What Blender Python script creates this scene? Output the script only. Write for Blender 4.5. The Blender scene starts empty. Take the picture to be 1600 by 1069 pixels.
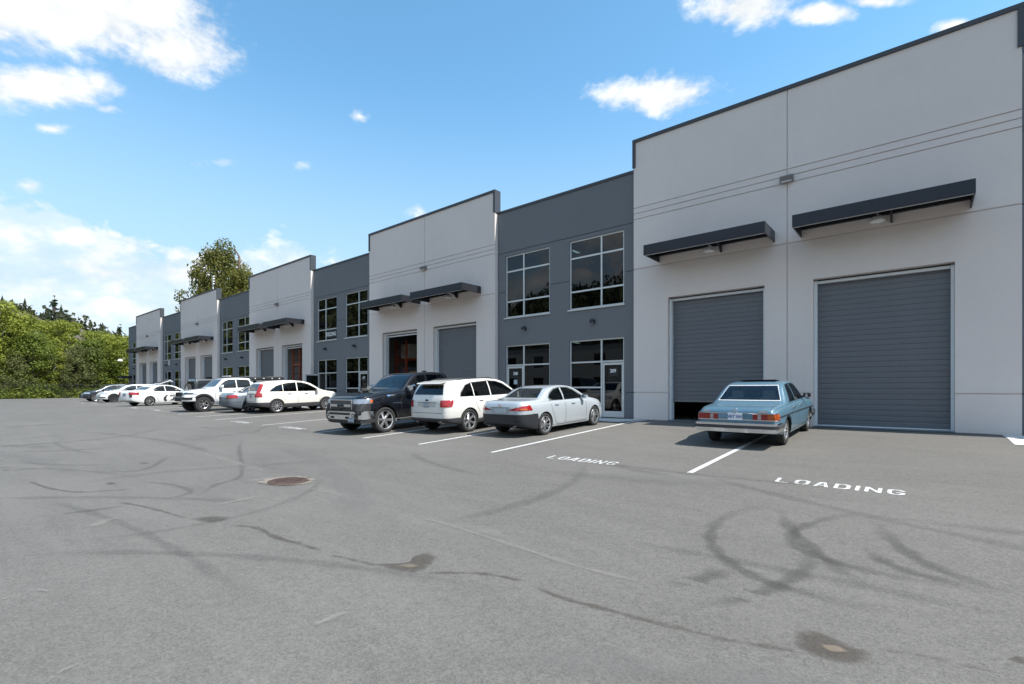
import bpy, bmesh, math, random
import numpy as np
from mathutils import Vector, Matrix
from mathutils.bvhtree import BVHTree
R = math.radians
random.seed(7); np.random.seed(7)
SC = bpy.context.scene
COL = SC.collection

# ------------------------------------------------------------ camera, sky, sun
D = 16.5            # distance from the camera to the light facade
HC = 1.08           # camera height above the foot of the facade
YAW = R(40.05)
cam_d = bpy.data.cameras.new('camera'); cam = bpy.data.objects.new('camera', cam_d); COL.objects.link(cam)
cam.location = (0, 0, HC); cam.rotation_euler = (R(90), 0, YAW)
cam_d.sensor_width = 36; cam_d.lens = 36*765/1600; cam_d.shift_y = 74.5/1600
cam_d.clip_start = 0.05; cam_d.clip_end = 4000
SC.camera = cam
SUN_EL, SUN_A = R(55), R(10)      # elevation, and turn from +X towards +Y (just behind the facade)
sdir = Vector((math.cos(SUN_EL)*math.cos(SUN_A), math.cos(SUN_EL)*math.sin(SUN_A), math.sin(SUN_EL)))
sun_d = bpy.data.lights.new('sun', 'SUN'); sun_d.energy = 2.0; sun_d.angle = R(0.55); sun_d.color = (1, .955, .89)
sun = bpy.data.objects.new('sun', sun_d); COL.objects.link(sun)
sun.rotation_euler = sdir.to_track_quat('Z', 'Y').to_euler(); sun.location = (30, 10, 60)
SC.view_settings.view_transform = 'Standard'; SC.view_settings.look = 'None'
SC.cycles.max_bounces = 6; SC.cycles.diffuse_bounces = 3; SC.cycles.glossy_bounces = 3; SC.cycles.transparent_max_bounces = 8
SC.view_settings.gamma = 1; SC.view_settings.exposure = 1.85

def pix_dir(x, y):
    a = (x-800)/765; b = (609-y)/765
    c, s = math.cos(YAW), math.sin(YAW)
    return Vector((-s+a*c, c+a*s, b))

def node(nt, typ, **kw):
    n = nt.nodes.new(typ)
    for k, v in kw.items():
        if k == 'ins':
            for i, val in v.items(): n.inputs[i].default_value = val
        else: setattr(n, k, v)
    return n

def build_world():
    w = bpy.data.worlds.new('World'); SC.world = w; w.use_nodes = True
    nt = w.node_tree; nt.nodes.clear(); L = nt.links.new
    out = node(nt, 'ShaderNodeOutputWorld'); bg = node(nt, 'ShaderNodeBackground'); bg.inputs[1].default_value = 0.095
    L(bg.outputs[0], out.inputs[0])
    sky = node(nt, 'ShaderNodeTexSky', sky_type='NISHITA', sun_disc=False)
    sky.sun_elevation = SUN_EL; sky.sun_rotation = R(90)-SUN_A
    sky.altitude = 50; sky.air_density = 0.75; sky.dust_density = 0.15; sky.ozone_density = 2.0
    hs = node(nt, 'ShaderNodeHueSaturation', ins={0: 0.480, 1: 1.10, 2: 1.0}); L(sky.outputs[0], hs.inputs[4])
    tc = node(nt, 'ShaderNodeTexCoord'); d = tc.outputs['Generated']
    def m(op, a, b=None, c=None, clamp=False):
        n = node(nt, 'ShaderNodeMath', operation=op, use_clamp=clamp)
        for i, v in enumerate((a, b, c)):
            if v is None: continue
            if isinstance(v, (int, float)): n.inputs[i].default_value = v
            else: L(v, n.inputs[i])
        return n.outputs[0]
    def dot(vec):
        n = node(nt, 'ShaderNodeVectorMath', operation='DOT_PRODUCT'); L(d, n.inputs[0]); n.inputs[1].default_value = vec
        return n.outputs['Value']
    # cloud blobs: where they stand in the sky, half sizes as angles
    blobs = []
    def blob_px(x, y, rx, ry, s=1.0):
        c = pix_dir(x, y).normalized(); r = (pix_dir(x+1, y).normalized()-c)*rx*1.05; u = (pix_dir(x, y-1).normalized()-c)*ry*1.15
        r -= c*r.dot(c); r2 = r.normalized(); u -= c*u.dot(c); u -= r2*u.dot(r2)
        blobs.append((c, r2, u.normalized(), r.length, u.length, s))
    for q in ((150, 25, 255, 84), (275, 70, 140, 62), (70, 136, 165, 38), (20, 20, 170, 60), (1025, 147, 110, 33), (1160, 14, 105, 34), (1275, 22, 75, 20), (1370, 2, 60, 12, .8), (1490, 44, 44, 17),
              (82, 202, 30, 10, .6), (47, 291, 32, 12, .6), (563, 184, 14, 10, .5), (655, 330, 20, 11, .5), (345, 253, 40, 10, .4), (474, 259, 22, 10, .4), (172, 170, 26, 8, .45)): blob_px(*q)
    rng = random.Random(11)
    for i in range(11):                     # same kind of cloud out of view, added large to brighten the shaded facade
        az = R(98+i*16+rng.uniform(-4, 4)); el = R((24, 47, 33, 62, 18)[i % 5]+rng.uniform(-4, 4))
        c = Vector((math.sin(-YAW+az)*math.cos(el), math.cos(-YAW+az)*math.cos(el), math.sin(el)))
        rt = Vector((c.y, -c.x, 0)).normalized(); blobs.append((c, rt, rt.cross(c).normalized(), rng.uniform(.30, .46), rng.uniform(.13, .20), 1.0))
    acc = None
    for c, r2, u2, ru, rv, s in blobs:
        mp = node(nt, 'ShaderNodeMapping', vector_type='TEXTURE'); L(d, mp.inputs[0]); mp.inputs[1].default_value = c
        mp.inputs[2].default_value = Matrix((r2, c, u2)).transposed().to_euler(); mp.inputs[3].default_value = (ru, 1.0, rv)
        ln = node(nt, 'ShaderNodeVectorMath', operation='LENGTH'); L(mp.outputs[0], ln.inputs[0])
        v = m('MULTIPLY_ADD', ln.outputs['Value'], -s, s)
        acc = v if acc is None else m('MAXIMUM', acc, v)
    def noise(scale, det, rough, vec=None, dist=0.0):
        n = node(nt, 'ShaderNodeTexNoise'); n.inputs['Scale'].default_value = scale; n.inputs['Detail'].default_value = det
        n.inputs['Roughness'].default_value = rough; n.inputs['Distortion'].default_value = dist
        L(vec if vec is not None else d, n.inputs['Vector']); return n.outputs[0]
    mp = node(nt, 'ShaderNodeMapping'); L(d, mp.inputs[0]); mp.inputs['Scale'].default_value = (1, 1, 1.7)
    n1 = noise(12, 6, .62, mp.outputs[0]); n2 = noise(50, 2, .6, mp.outputs[0]); n3 = noise(5.5, 3, .55, mp.outputs[0])
    nn = m('ADD', m('MULTIPLY', m('SUBTRACT', n1, .5), 1.5), m('MULTIPLY', m('SUBTRACT', n2, .5), .5))
    dens = m('ADD', acc, nn)
    mr = node(nt, 'ShaderNodeMapRange', interpolation_type='SMOOTHSTEP'); L(dens, mr.inputs[0]); mr.inputs[1].default_value = .03; mr.inputs[2].default_value = .7
    # bank of cumulus low over the horizon, all round
    sep = node(nt, 'ShaderNodeSeparateXYZ'); L(d, sep.inputs[0]); z = sep.outputs[2]
    top = m('ADD', .252, m('MULTIPLY', m('SUBTRACT', n3, .5), .20))
    bank = m('ADD', m('MULTIPLY', m('SUBTRACT', top, z), 20.0), m('MULTIPLY', m('SUBTRACT', n1, .5), 3.8))
    mr2 = node(nt, 'ShaderNodeMapRange', interpolation_type='SMOOTHSTEP'); L(bank, mr2.inputs[0]); mr2.inputs[1].default_value = .0; mr2.inputs[2].default_value = .6
    low = node(nt, 'ShaderNodeMapRange', interpolation_type='SMOOTHSTEP'); L(z, low.inputs[0]); low.inputs[1].default_value = .0; low.inputs[2].default_value = .20
    n4 = noise(15, 3, .6, mp.outputs[0])
    hole = node(nt, 'ShaderNodeMapRange', interpolation_type='SMOOTHSTEP'); L(n4, hole.inputs[0]); hole.inputs[1].default_value = .38; hole.inputs[2].default_value = .66
    bk = m('MULTIPLY', mr2.outputs[0], m('MULTIPLY', m('ADD', .35, m('MULTIPLY', low.outputs[0], .65)), m('ADD', .42, m('MULTIPLY', hole.outputs[0], .58))))
    cover = m('MAXIMUM', mr.outputs[0], m('MULTIPLY', bk, .95))
    # the cloud's own shade: thick parts and undersides a little grey
    sh = node(nt, 'ShaderNodeMapRange'); L(m('ADD', n1, m('MULTIPLY', n4, .6)), sh.inputs[0]); sh.inputs[1].default_value = .55; sh.inputs[2].default_value = 1.05
    ramp = node(nt, 'ShaderNodeMixRGB'); ramp.inputs[1].default_value = (2.35, 2.5, 2.62, 1); ramp.inputs[2].default_value = (3.6, 3.6, 3.6, 1)
    L(sh.outputs[0], ramp.inputs[0])
    hz = node(nt, 'ShaderNodeMapRange', interpolation_type='SMOOTHSTEP'); L(z, hz.inputs[0]); hz.inputs[1].default_value = .55; hz.inputs[2].default_value = .08; hz.inputs[4].default_value = .85
    air = node(nt, 'ShaderNodeMixRGB'); L(hz.outputs[0], air.inputs[0]); L(hs.outputs[0], air.inputs[1]); air.inputs[2].default_value = (1.62, 2.05, 2.3, 1)   # pale summer haze low down
    mix = node(nt, 'ShaderNodeMixRGB'); L(cover, mix.inputs[0]); L(air.outputs[0], mix.inputs[1]); L(ramp.outputs[0], mix.inputs[2])
    L(mix.outputs[0], bg.inputs[0])
build_world()
SC.world.cycles.sampling_method = 'MANUAL'; SC.world.cycles.sample_map_resolution = 512

# ------------------------------------------------------------ ground shape
def gz(X, Y):
    """height of the asphalt: level at the wall, falling to a gutter line 12.4 m out, then rising a little"""
    t = D-Y
    g = 0 if t < 1 else ((t-1)**2/1.6 if t < 1.8 else t-1.4)
    if t > 12.4: g = 11.0-0.25*min(t-12.4, 24)
    u = max(0, min(1, (-14-X)/28)); u = u*u*(3-2*u)
    return -.05*(1-.8*u)*g
def gnd(x, y):
    """where the sight line through photo pixel x, y meets the ground"""
    d = pix_dir(x, y); f = lambda t: HC+d.z*t-gz(d.x*t, d.y*t)
    t = .5
    while t < 300 and f(t) > 0: t += .05+t*.01
    lo, hi = t-.05-t*.012, t
    for _ in range(30):
        mid = (lo+hi)/2
        if f(mid) > 0: lo = mid
        else: hi = mid
    return d.x*hi, d.y*hi

# ------------------------------------------------------------ materials
MATS = {}
def base_mat(name):
    m = bpy.data.materials.new(name); m.use_nodes = True; MATS[name] = m
    nt = m.node_tree; nt.nodes.clear()
    out = node(nt, 'ShaderNodeOutputMaterial'); b = node(nt, 'ShaderNodeBsdfPrincipled'); nt.links.new(b.outputs[0], out.inputs[0])
    return m, nt, b, out
def mat(name, col, rough=.6, metal=0., spec=.5, coat=0., var=.0, vscale=3., bump=0., bscale=60., emit=None, stretch=None):
    if name in MATS: return MATS[name]
    m, nt, b, out = base_mat(name); L = nt.links.new
    b.inputs['Roughness'].default_value = rough; b.inputs['Metallic'].default_value = metal
    b.inputs['Specular IOR Level'].default_value = spec; b.inputs['Coat Weight'].default_value = coat; b.inputs['Coat Roughness'].default_value = .03
    b.inputs['Base Color'].default_value = (*col, 1)
    if emit: b.inputs['Emission Color'].default_value = (*emit[:3], 1); b.inputs['Emission Strength'].default_value = emit[3]
    tc = node(nt, 'ShaderNodeTexCoord')
    if var:
        mp = node(nt, 'ShaderNodeMapping'); L(tc.outputs['Object'], mp.inputs[0]); mp.inputs['Scale'].default_value = stretch or (1, 1, 1)
        n = node(nt, 'ShaderNodeTexNoise'); n.inputs['Scale'].default_value = vscale; n.inputs['Detail'].default_value = 6; n.inputs['Roughness'].default_value = .65
        L(mp.outputs[0], n.inputs['Vector'])
        r = node(nt, 'ShaderNodeMapRange'); L(n.outputs[0], r.inputs[0]); r.inputs[1].default_value = .25; r.inputs[2].default_value = .75
        r.inputs[3].default_value = 1-var; r.inputs[4].default_value = 1+var
        v = node(nt, 'ShaderNodeVectorMath', operation='SCALE'); v.inputs[0].default_value = col; L(r.outputs[0], v.inputs['Scale'])
        L(v.outputs[0], b.inputs['Base Color'])
    if bump:
        n = node(nt, 'ShaderNodeTexNoise'); n.inputs['Scale'].default_value = bscale; n.inputs['Detail'].default_value = 4
        L(tc.outputs['Object'], n.inputs['Vector'])
        bp = node(nt, 'ShaderNodeBump'); bp.inputs['Strength'].default_value = bump; bp.inputs['Distance'].default_value = .01
        L(n.outputs[0], bp.inputs['Height']); L(bp.outputs[0], b.inputs['Normal'])
    return m
def wall_mat(name, col, streak=.05):
    """painted tilt-up concrete: slight mottling, faint rain streaks and pinholes"""
    m, nt, b, out = base_mat(name); L = nt.links.new
    b.inputs['Roughness'].default_value = .75; b.inputs['Specular IOR Level'].default_value = .3
    geo = node(nt, 'ShaderNodeNewGeometry')
    def nz(sc, scale, det):
        mp = node(nt, 'ShaderNodeMapping'); L(geo.outputs['Position'], mp.inputs[0]); mp.inputs['Scale'].default_value = sc
        n = node(nt, 'ShaderNodeTexNoise'); n.inputs['Scale'].default_value = scale; n.inputs['Detail'].default_value = det; n.inputs['Roughness'].default_value = .6
        L(mp.outputs[0], n.inputs['Vector']); return n.outputs[0]
    a = nz((1, 1, 1), .35, 5); c = nz((2.2, 2.2, .12), 1.6, 5); e = nz((1, 1, 1), 9, 3)
    s = node(nt, 'ShaderNodeMath', operation='MULTIPLY_ADD'); L(a, s.inputs[0]); s.inputs[1].default_value = .16; s.inputs[2].default_value = .92
    s2 = node(nt, 'ShaderNodeMath', operation='MULTIPLY_ADD'); L(c, s2.inputs[0]); s2.inputs[1].default_value = streak*2; s2.inputs[2].default_value = -streak
    s3 = node(nt, 'ShaderNodeMath', operation='MULTIPLY_ADD'); L(e, s3.inputs[0]); s3.inputs[1].default_value = .06; s3.inputs[2].default_value = -.03
    t = node(nt, 'ShaderNodeMath', operation='ADD'); L(s.outputs[0], t.inputs[0]); L(s2.outputs[0], t.inputs[1])
    t2 = node(nt, 'ShaderNodeMath', operation='ADD'); L(t.outputs[0], t2.inputs[0]); L(s3.outputs[0], t2.inputs[1])
    v = node(nt, 'ShaderNodeVectorMath', operation='SCALE'); v.inputs[0].default_value = col; L(t2.outputs[0], v.inputs['Scale'])
    L(v.outputs[0], b.inputs['Base Color'])
    n = node(nt, 'ShaderNodeTexNoise'); n.inputs['Scale'].default_value = 45; n.inputs['Detail'].default_value = 3; L(geo.outputs['Position'], n.inputs['Vector'])
    bp = node(nt, 'ShaderNodeBump'); bp.inputs['Strength'].default_value = .12; bp.inputs['Distance'].default_value = .01
    L(n.outputs[0], bp.inputs['Height']); L(bp.outputs[0], b.inputs['Normal'])
    return m
def glass_mat(name, tint, ior=1.6, wob=0.):
    m, nt, b, out = base_mat(name); L = nt.links.new; nt.nodes.remove(b)
    tr = node(nt, 'ShaderNodeBsdfTransparent'); tr.inputs[0].default_value = (*tint, 1)
    gl = node(nt, 'ShaderNodeBsdfGlossy'); gl.inputs['Roughness'].default_value = .0; gl.inputs[0].default_value = (.95, .97, 1, 1)
    fr = node(nt, 'ShaderNodeFresnel'); fr.inputs[0].default_value = ior
    mx = node(nt, 'ShaderNodeMixShader'); L(fr.outputs[0], mx.inputs[0]); L(tr.outputs[0], mx.inputs[1]); L(gl.outputs[0], mx.inputs[2]); L(mx.outputs[0], out.inputs[0])
    if wob:
        tc = node(nt, 'ShaderNodeTexCoord'); n = node(nt, 'ShaderNodeTexNoise'); n.inputs['Scale'].default_value = .9; L(tc.outputs['Object'], n.inputs['Vector'])
        bp = node(nt, 'ShaderNodeBump'); bp.inputs['Strength'].default_value = wob; bp.inputs['Distance'].default_value = .05; L(n.outputs[0], bp.inputs['Height'])
        L(bp.outputs[0], gl.inputs['Normal'])
    return m
def paint_mat(name, col, metal=.0, rough=.35, coat=1.0, spec=.5):
    """car paint under a clear coat, with road dust low down"""
    if name in MATS: return MATS[name]
    m, nt, b, out = base_mat(name); L = nt.links.new
    b.inputs['Metallic'].default_value = metal; b.inputs['Roughness'].default_value = rough; b.inputs['Coat Weight'].default_value = coat; b.inputs['Coat Roughness'].default_value = .04; b.inputs['Specular IOR Level'].default_value = spec
    tc = node(nt, 'ShaderNodeTexCoord'); sp = node(nt, 'ShaderNodeSeparateXYZ'); L(tc.outputs['Object'], sp.inputs[0])
    n = node(nt, 'ShaderNodeTexNoise'); n.inputs['Scale'].default_value = 5; n.inputs['Detail'].default_value = 6; L(tc.outputs['Object'], n.inputs['Vector'])
    mr = node(nt, 'ShaderNodeMapRange'); L(sp.outputs[2], mr.inputs[0]); mr.inputs[1].default_value = .75; mr.inputs[2].default_value = .2; mr.inputs[3].default_value = .0; mr.inputs[4].default_value = .5
    mu = node(nt, 'ShaderNodeMath', operation='MULTIPLY', use_clamp=True); L(mr.outputs[0], mu.inputs[0]); L(n.outputs[0], mu.inputs[1])
    mx = node(nt, 'ShaderNodeMixRGB'); mx.inputs[1].default_value = (*col, 1); mx.inputs[2].default_value = (.2, .19, .17, 1); L(mu.outputs[0], mx.inputs[0])
    L(mx.outputs[0], b.inputs['Base Color'])
    return m

M_LIGHT = wall_mat('light_painted_concrete', (.71, .64, .60), .02)
M_DARK = wall_mat('dark_painted_concrete', (.16, .17, .182), .02)
M_CAP = mat('dark_cap_metal', (.055, .06, .068), .45, .2)
M_CANOPY = mat('canopy_metal', (.026, .028, .036), .42, .3, var=.12, vscale=2)
M_SLAT = mat('door_slat_paint', (.135, .142, .156), .5, .0, var=.08, vscale=1.2)
M_GALV = mat('galvanised_steel', (.72, .75, .77), .5, .0, var=.08, vscale=6)
M_ALU = mat('anodised_aluminium', (.62, .64, .64), .35, .3)
M_BRIGHT = mat('bright_trim', (.8, .8, .8), .25, .3)
M_LIP = mat('pale_flange', (.5, .5, .5), .5)  # pale colour paints in the light caught by the canopy's lower lip
M_PANE = glass_mat('tinted_window_glass', (.10, .125, .13), 1.52, .012)
M_BLACK = mat('black_plastic', (.012, .012, .013), .5)
M_WHITE = mat('white_enamel', (.78, .78, .77), .4)
M_GREY = mat('grey_metal', (.2, .2, .2), .5, .3)
M_CONC = mat('broom_concrete', (.62, .60, .57), .85, var=.12, vscale=2.5, bump=.3, bscale=90)
M_INT = mat('interior_wall', (.5, .5, .49), .8, var=.06)
M_INTD = mat('interior_deck', (.10, .10, .10), .8, var=.1)
M_FLOOR = mat('slab_concrete', (.24, .235, .225), .6, var=.15, vscale=.8)
M_LINE = None

# ------------------------------------------------------------ mesh helpers
class MB:
    def __init__(s): s.v = []; s.f = []; s.mi = []
    def add(s, vs, fs, mi=0):
        o = len(s.v); s.v += [tuple(p) for p in vs]; s.f += [tuple(i+o for i in f) for f in fs]; s.mi += [mi]*len(fs); return s
    def box(s, x0, x1, y0, y1, z0, z1, mi=0):
        return s.add([(x0, y0, z0), (x1, y0, z0), (x1, y1, z0), (x0, y1, z0), (x0, y0, z1), (x1, y0, z1), (x1, y1, z1), (x0, y1, z1)],
                     [(3, 2, 1, 0), (4, 5, 6, 7), (0, 1, 5, 4), (1, 2, 6, 5), (2, 3, 7, 6), (3, 0, 4, 7)], mi)
    def prism(s, poly, axis, a, b, mi=0):
        """polygon in the two other axes, pushed along axis from a to b"""
        n = len(poly)
        def P(p, t): return {'x': (t, p[0], p[1]), 'y': (p[0], t, p[1]), 'z': (p[0], p[1], t)}[axis]
        vs = [P(p, a) for p in poly]+[P(p, b) for p in poly]
        return s.add(vs, [tuple(range(n)), tuple(range(2*n-1, n-1, -1))]+[(i, i+n, (i+1) % n+n, (i+1) % n) for i in range(n)], mi)
    def tube(s, path, rad, n=6, mi=0, cap=True):
        path = [Vector(p) for p in path]
        if not isinstance(rad, (list, tuple)): rad = [rad]*len(path)
        rings = []; ref = None
        for i, p in enumerate(path):
            t = (path[min(i+1, len(path)-1)]-path[max(i-1, 0)]).normalized()
            if ref is None: ref = t.orthogonal().normalized()
            ref = (ref-t*ref.dot(t)).normalized(); b = t.cross(ref)
            rings.append([p+(ref*math.cos(2*math.pi*k/n)+b*math.sin(2*math.pi*k/n))*rad[i] for k in range(n)])
        vs = [v for r in rings for v in r]
        fs = [(i*n+k, i*n+(k+1) % n, (i+1)*n+(k+1) % n, (i+1)*n+k) for i in range(len(path)-1) for k in range(n)]
        if cap: fs += [tuple(range(n-1, -1, -1)), tuple((len(path)-1)*n+k for k in range(n))]
        return s.add(vs, fs, mi)
    def lathe(s, prof, n=24, axis='y', mi=0, closed=False, c=(0, 0, 0)):
        """profile of (radius, along) turned about an axis"""
        vs = []
        for r, a in prof:
            for k in range(n):
                t = 2*math.pi*k/n; p, q = r*math.cos(t), r*math.sin(t)
                v = {'y': (p, a, q), 'z': (p, q, a), 'x': (a, p, q)}[axis]
                vs.append((v[0]+c[0], v[1]+c[1], v[2]+c[2]))
        m = len(prof); fs = []
        for i in range(m if closed else m-1):
            j = (i+1) % m
            fs += [(i*n+k, i*n+(k+1) % n, j*n+(k+1) % n, j*n+k) for k in range(n)]
        return s.add(vs, fs, mi)
    def mesh(s, name, mats, smooth=False, angle=40):
        me = bpy.data.meshes.new(name); me.from_pydata(s.v, [], s.f)
        for m in (mats if isinstance(mats, (list, tuple)) else [mats]): me.materials.append(m)
        if any(s.mi): me.polygons.foreach_set('material_index', s.mi)
        fix(me)
        if smooth: me.shade_smooth(); me.set_sharp_from_angle(angle=R(angle))
        return me
    def build(s, name, mats, parent=None, smooth=False, world=True, angle=40):
        return link(name, s.mesh(name, mats, smooth, angle), parent, world)
def fix(me):
    bm = bmesh.new(); bm.from_mesh(me); bmesh.ops.recalc_face_normals(bm, faces=bm.faces[:]); bm.to_mesh(me); bm.free(); me.update()
def link(name, me, parent=None, world=False, loc=None):
    o = bpy.data.objects.new(name, me); COL.objects.link(o)
    if parent is not None:
        o.parent = parent
        if world:
            q = parent; off = Vector((0, 0, 0))
            while q is not None: off += q.location; q = q.parent
            o.location = -off
    if loc is not None: o.location = loc
    return o
def empty(name, loc=(0, 0, 0), rz=0):
    o = bpy.data.objects.new(name, None); COL.objects.link(o); o.location = loc; o.rotation_euler = (0, 0, rz); o.empty_display_size = .2; return o
def tag(o, label, cat, group=None):
    o['label'] = label; o['category'] = cat
    if group: o['group'] = group
    return o
def struct(o): o['kind'] = 'structure'; return o
def wall_grid(x0, x1, z0, z1, holes, y0, y1):
    """a slab of wall with rectangular holes (xa, xb, za, zb), all one welded mesh"""
    xs = sorted({x0, x1, *[min(max(h[i], x0), x1) for h in holes for i in (0, 1)]})
    zs = sorted({z0, z1, *[min(max(h[i], z0), z1) for h in holes for i in (2, 3)]})
    nx, nz = len(xs)-1, len(zs)-1
    sol = [[not any(h[0] < (xs[i]+xs[i+1])/2 < h[1] and h[2] < (zs[j]+zs[j+1])/2 < h[3] for h in holes) for j in range(nz)] for i in range(nx)]
    S = lambda i, j: 0 <= i < nx and 0 <= j < nz and sol[i][j]
    b = MB(); idx = {}
    def V(i, j, k):
        if (i, j, k) not in idx: idx[(i, j, k)] = len(b.v); b.v.append((xs[i], (y0, y1)[k], zs[j]))
        return idx[(i, j, k)]
    for i in range(nx):
        for j in range(nz):
            if not S(i, j): continue
            b.f.append((V(i, j, 0), V(i+1, j, 0), V(i+1, j+1, 0), V(i, j+1, 0))); b.f.append((V(i, j, 1), V(i, j+1, 1), V(i+1, j+1, 1), V(i+1, j, 1)))
            for di, dj, e in ((-1, 0, ((0, 0), (0, 1))), (1, 0, ((1, 0), (1, 1))), (0, -1, ((0, 0), (1, 0))), (0, 1, ((0, 1), (1, 1)))):
                if not S(i+di, j+dj):
                    (a, c), (p, q) = e
                    b.f.append((V(i+a, j+c, 0), V(i+p, j+q, 0), V(i+p, j+q, 1), V(i+a, j+c, 1)))
    b.mi = [0]*len(b.f)
    return b
_txt = {}
def text_mesh(s, size, mt, depth=.004, bold=.0, xs=1.0):
    """flat lettering in the x, z plane, centred, facing -y"""
    cu = bpy.data.curves.new('lettering', 'FONT'); cu.body = s; cu.size = size; cu.align_x = 'CENTER'; cu.align_y = 'CENTER'; cu.extrude = depth/2; cu.offset = bold; cu.resolution_u = 2
    o = bpy.data.objects.new('lettering', cu); COL.objects.link(o)
    me = bpy.data.meshes.new_from_object(o.evaluated_get(bpy.context.evaluated_depsgraph_get()))
    bpy.data.objects.remove(o); bpy.data.curves.remove(cu)
    me.transform(Matrix.Diagonal((xs, 1, 1, 1))); me.transform(Matrix.Rotation(R(90), 4, 'X')); me.materials.clear(); me.materials.append(mt)
    return me
# ------------------------------------------------------------ terrain, parking lot
def hill_z(X, Y):
    r = math.hypot(X, Y); a = math.degrees(math.atan2(Y, X)) % 360
    H = np.interp(a, [0, 60, 120, 148, 160, 169, 175, 180, 190, 215, 240, 270, 300, 340, 360], [14, 12, 12, 12, 21, 33, 42, 50, 60, 80, 84, 78, 66, 30, 14])
    t = max(0, min(1, (r-150)/260)); t = t*t*(3-2*t)
    return H*t*(1+.10*math.sin(a*.21+1)+.05*math.sin(a*.63))
def terr_z(X, Y):
    dx = max(-88.2-X, X-62, 0); dy = max(-46-Y, Y-60, 0); o = min(1, math.hypot(dx, dy)/3)
    return -1.6+1.55*o+hill_z(X, Y)
def make_terrain():
    b = MB()
    rs = np.concatenate([np.linspace(0, 130, 40), np.linspace(140, 450, 32), [520, 700, 1000, 1500, 2500]]); n = 144
    for r in rs:
        for k in range(n):
            t = 2*math.pi*k/n; x, y = r*math.cos(t)-10, r*math.sin(t)
            b.v.append((x, y, terr_z(x, y) if r < 500 else terr_z(x, y)*(1-min(1, (r-450)/600))))
    m = len(rs)
    b.f = [(i*n+k, i*n+(k+1) % n, (i+1)*n+(k+1) % n, (i+1)*n+k) for i in range(m-1) for k in range(n)]; b.mi = [0]*len(b.f)
    g = mat('meadow_and_scrub', (.075, .085, .04), .95, spec=.1, var=.45, vscale=.06)
    struct(b.build('ground', g, smooth=True))
make_terrain()

def asphalt_mat():
    m, nt, b, out = base_mat('worn_asphalt'); L = nt.links.new
    b.inputs['Roughness'].default_value = .82; b.inputs['Specular IOR Level'].default_value = .28
    geo = node(nt, 'ShaderNodeNewGeometry'); P = geo.outputs['Position']
    def nz(scale, det=5, sc=(1, 1, 1), rough=.6, dist=0, rot=0):
        mp = node(nt, 'ShaderNodeMapping'); L(P, mp.inputs[0]); mp.inputs['Scale'].default_value = sc; mp.inputs['Rotation'].default_value = (0, 0, rot)
        n = node(nt, 'ShaderNodeTexNoise'); n.inputs['Scale'].default_value = scale; n.inputs['Detail'].default_value = det; n.inputs['Roughness'].default_value = rough; n.inputs['Distortion'].default_value = dist
        L(mp.outputs[0], n.inputs['Vector']); return n.outputs[0]
    def mad(a, k, c=0.):
        n = node(nt, 'ShaderNodeMath', operation='MULTIPLY_ADD'); L(a, n.inputs[0]); n.inputs[1].default_value = k
        if isinstance(c, float): n.inputs[2].default_value = c
        else: L(c, n.inputs[2])
        return n.outputs[0]
    def rng(a, lo, hi, to0=0., to1=1.):
        r = node(nt, 'ShaderNodeMapRange', interpolation_type='SMOOTHSTEP'); L(a, r.inputs[0])
        for i, v in enumerate((lo, hi, to0, to1)): r.inputs[i+1].default_value = v
        return r.outputs[0]
    f = mad(nz(.22, 6), .46, .77)                        # broad mottling
    f = mad(nz(1.1, 5, (.35, 1.6, 1), .65, .6, .12), .34, mad(f, 1, -.17))   # wear running along the lane
    f = mad(nz(3.2, 5, (.5, 1.3, 1), .6, .8), .14, mad(f, 1, -.07))
    f = mad(nz(14, 4), .2, mad(f, 1, -.10)); f = mad(nz(33, 3), .3, mad(f, 1, -.15))
    f = mad(nz(75, 2), .85, mad(f, 1, -.425))             # aggregate
    sp = node(nt, 'ShaderNodeTexVoronoi'); sp.inputs['Scale'].default_value = 70; L(P, sp.inputs['Vector'])
    cell = node(nt, 'ShaderNodeSeparateColor'); L(sp.outputs['Color'], cell.inputs[0]); f = mad(cell.outputs[0], .28, mad(f, 1, -.15))
    sp2 = node(nt, 'ShaderNodeTexVoronoi'); sp2.inputs['Scale'].default_value = 24; L(P, sp2.inputs['Vector']); cell2 = node(nt, 'ShaderNodeSeparateColor'); L(sp2.outputs['Color'], cell2.inputs[0]); f = mad(cell2.outputs[1], .10, mad(f, 1, -.05))
    spk = rng(sp.outputs['Distance'], .16, .06)          # pale stones
    spm = node(nt, 'ShaderNodeMath', operation='MULTIPLY'); L(spk, spm.inputs[0]); L(rng(nz(21, 2), .5, .7), spm.inputs[1])
    f = mad(spm.outputs[0], .9, f)
    sc = node(nt, 'ShaderNodeMath', operation='MULTIPLY'); L(rng(nz(1.5, 6, (.35, 2.4, 1), .75, 1.5, .25), .63, .78), sc.inputs[0]); L(rng(nz(.13, 3), .45, .62), sc.inputs[1])
    f = mad(sc.outputs[0], .3, f)                         # pale scuffs
    cr = node(nt, 'ShaderNodeCombineColor')
    v = node(nt, 'ShaderNodeVectorMath', operation='SCALE'); v.inputs[0].default_value = (.138, .131, .119); L(f, v.inputs['Scale'])
    L(v.outputs[0], b.inputs['Base Color'])
    h = mad(nz(120, 3), 1., mad(nz(45, 2), .7))
    bp = node(nt, 'ShaderNodeBump'); bp.inputs['Strength'].default_value = .55; bp.inputs['Distance'].default_value = .006; L(h, bp.inputs['Height']); L(bp.outputs[0], b.inputs['Normal'])
    return m
M_ASPH = asphalt_mat()
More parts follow.
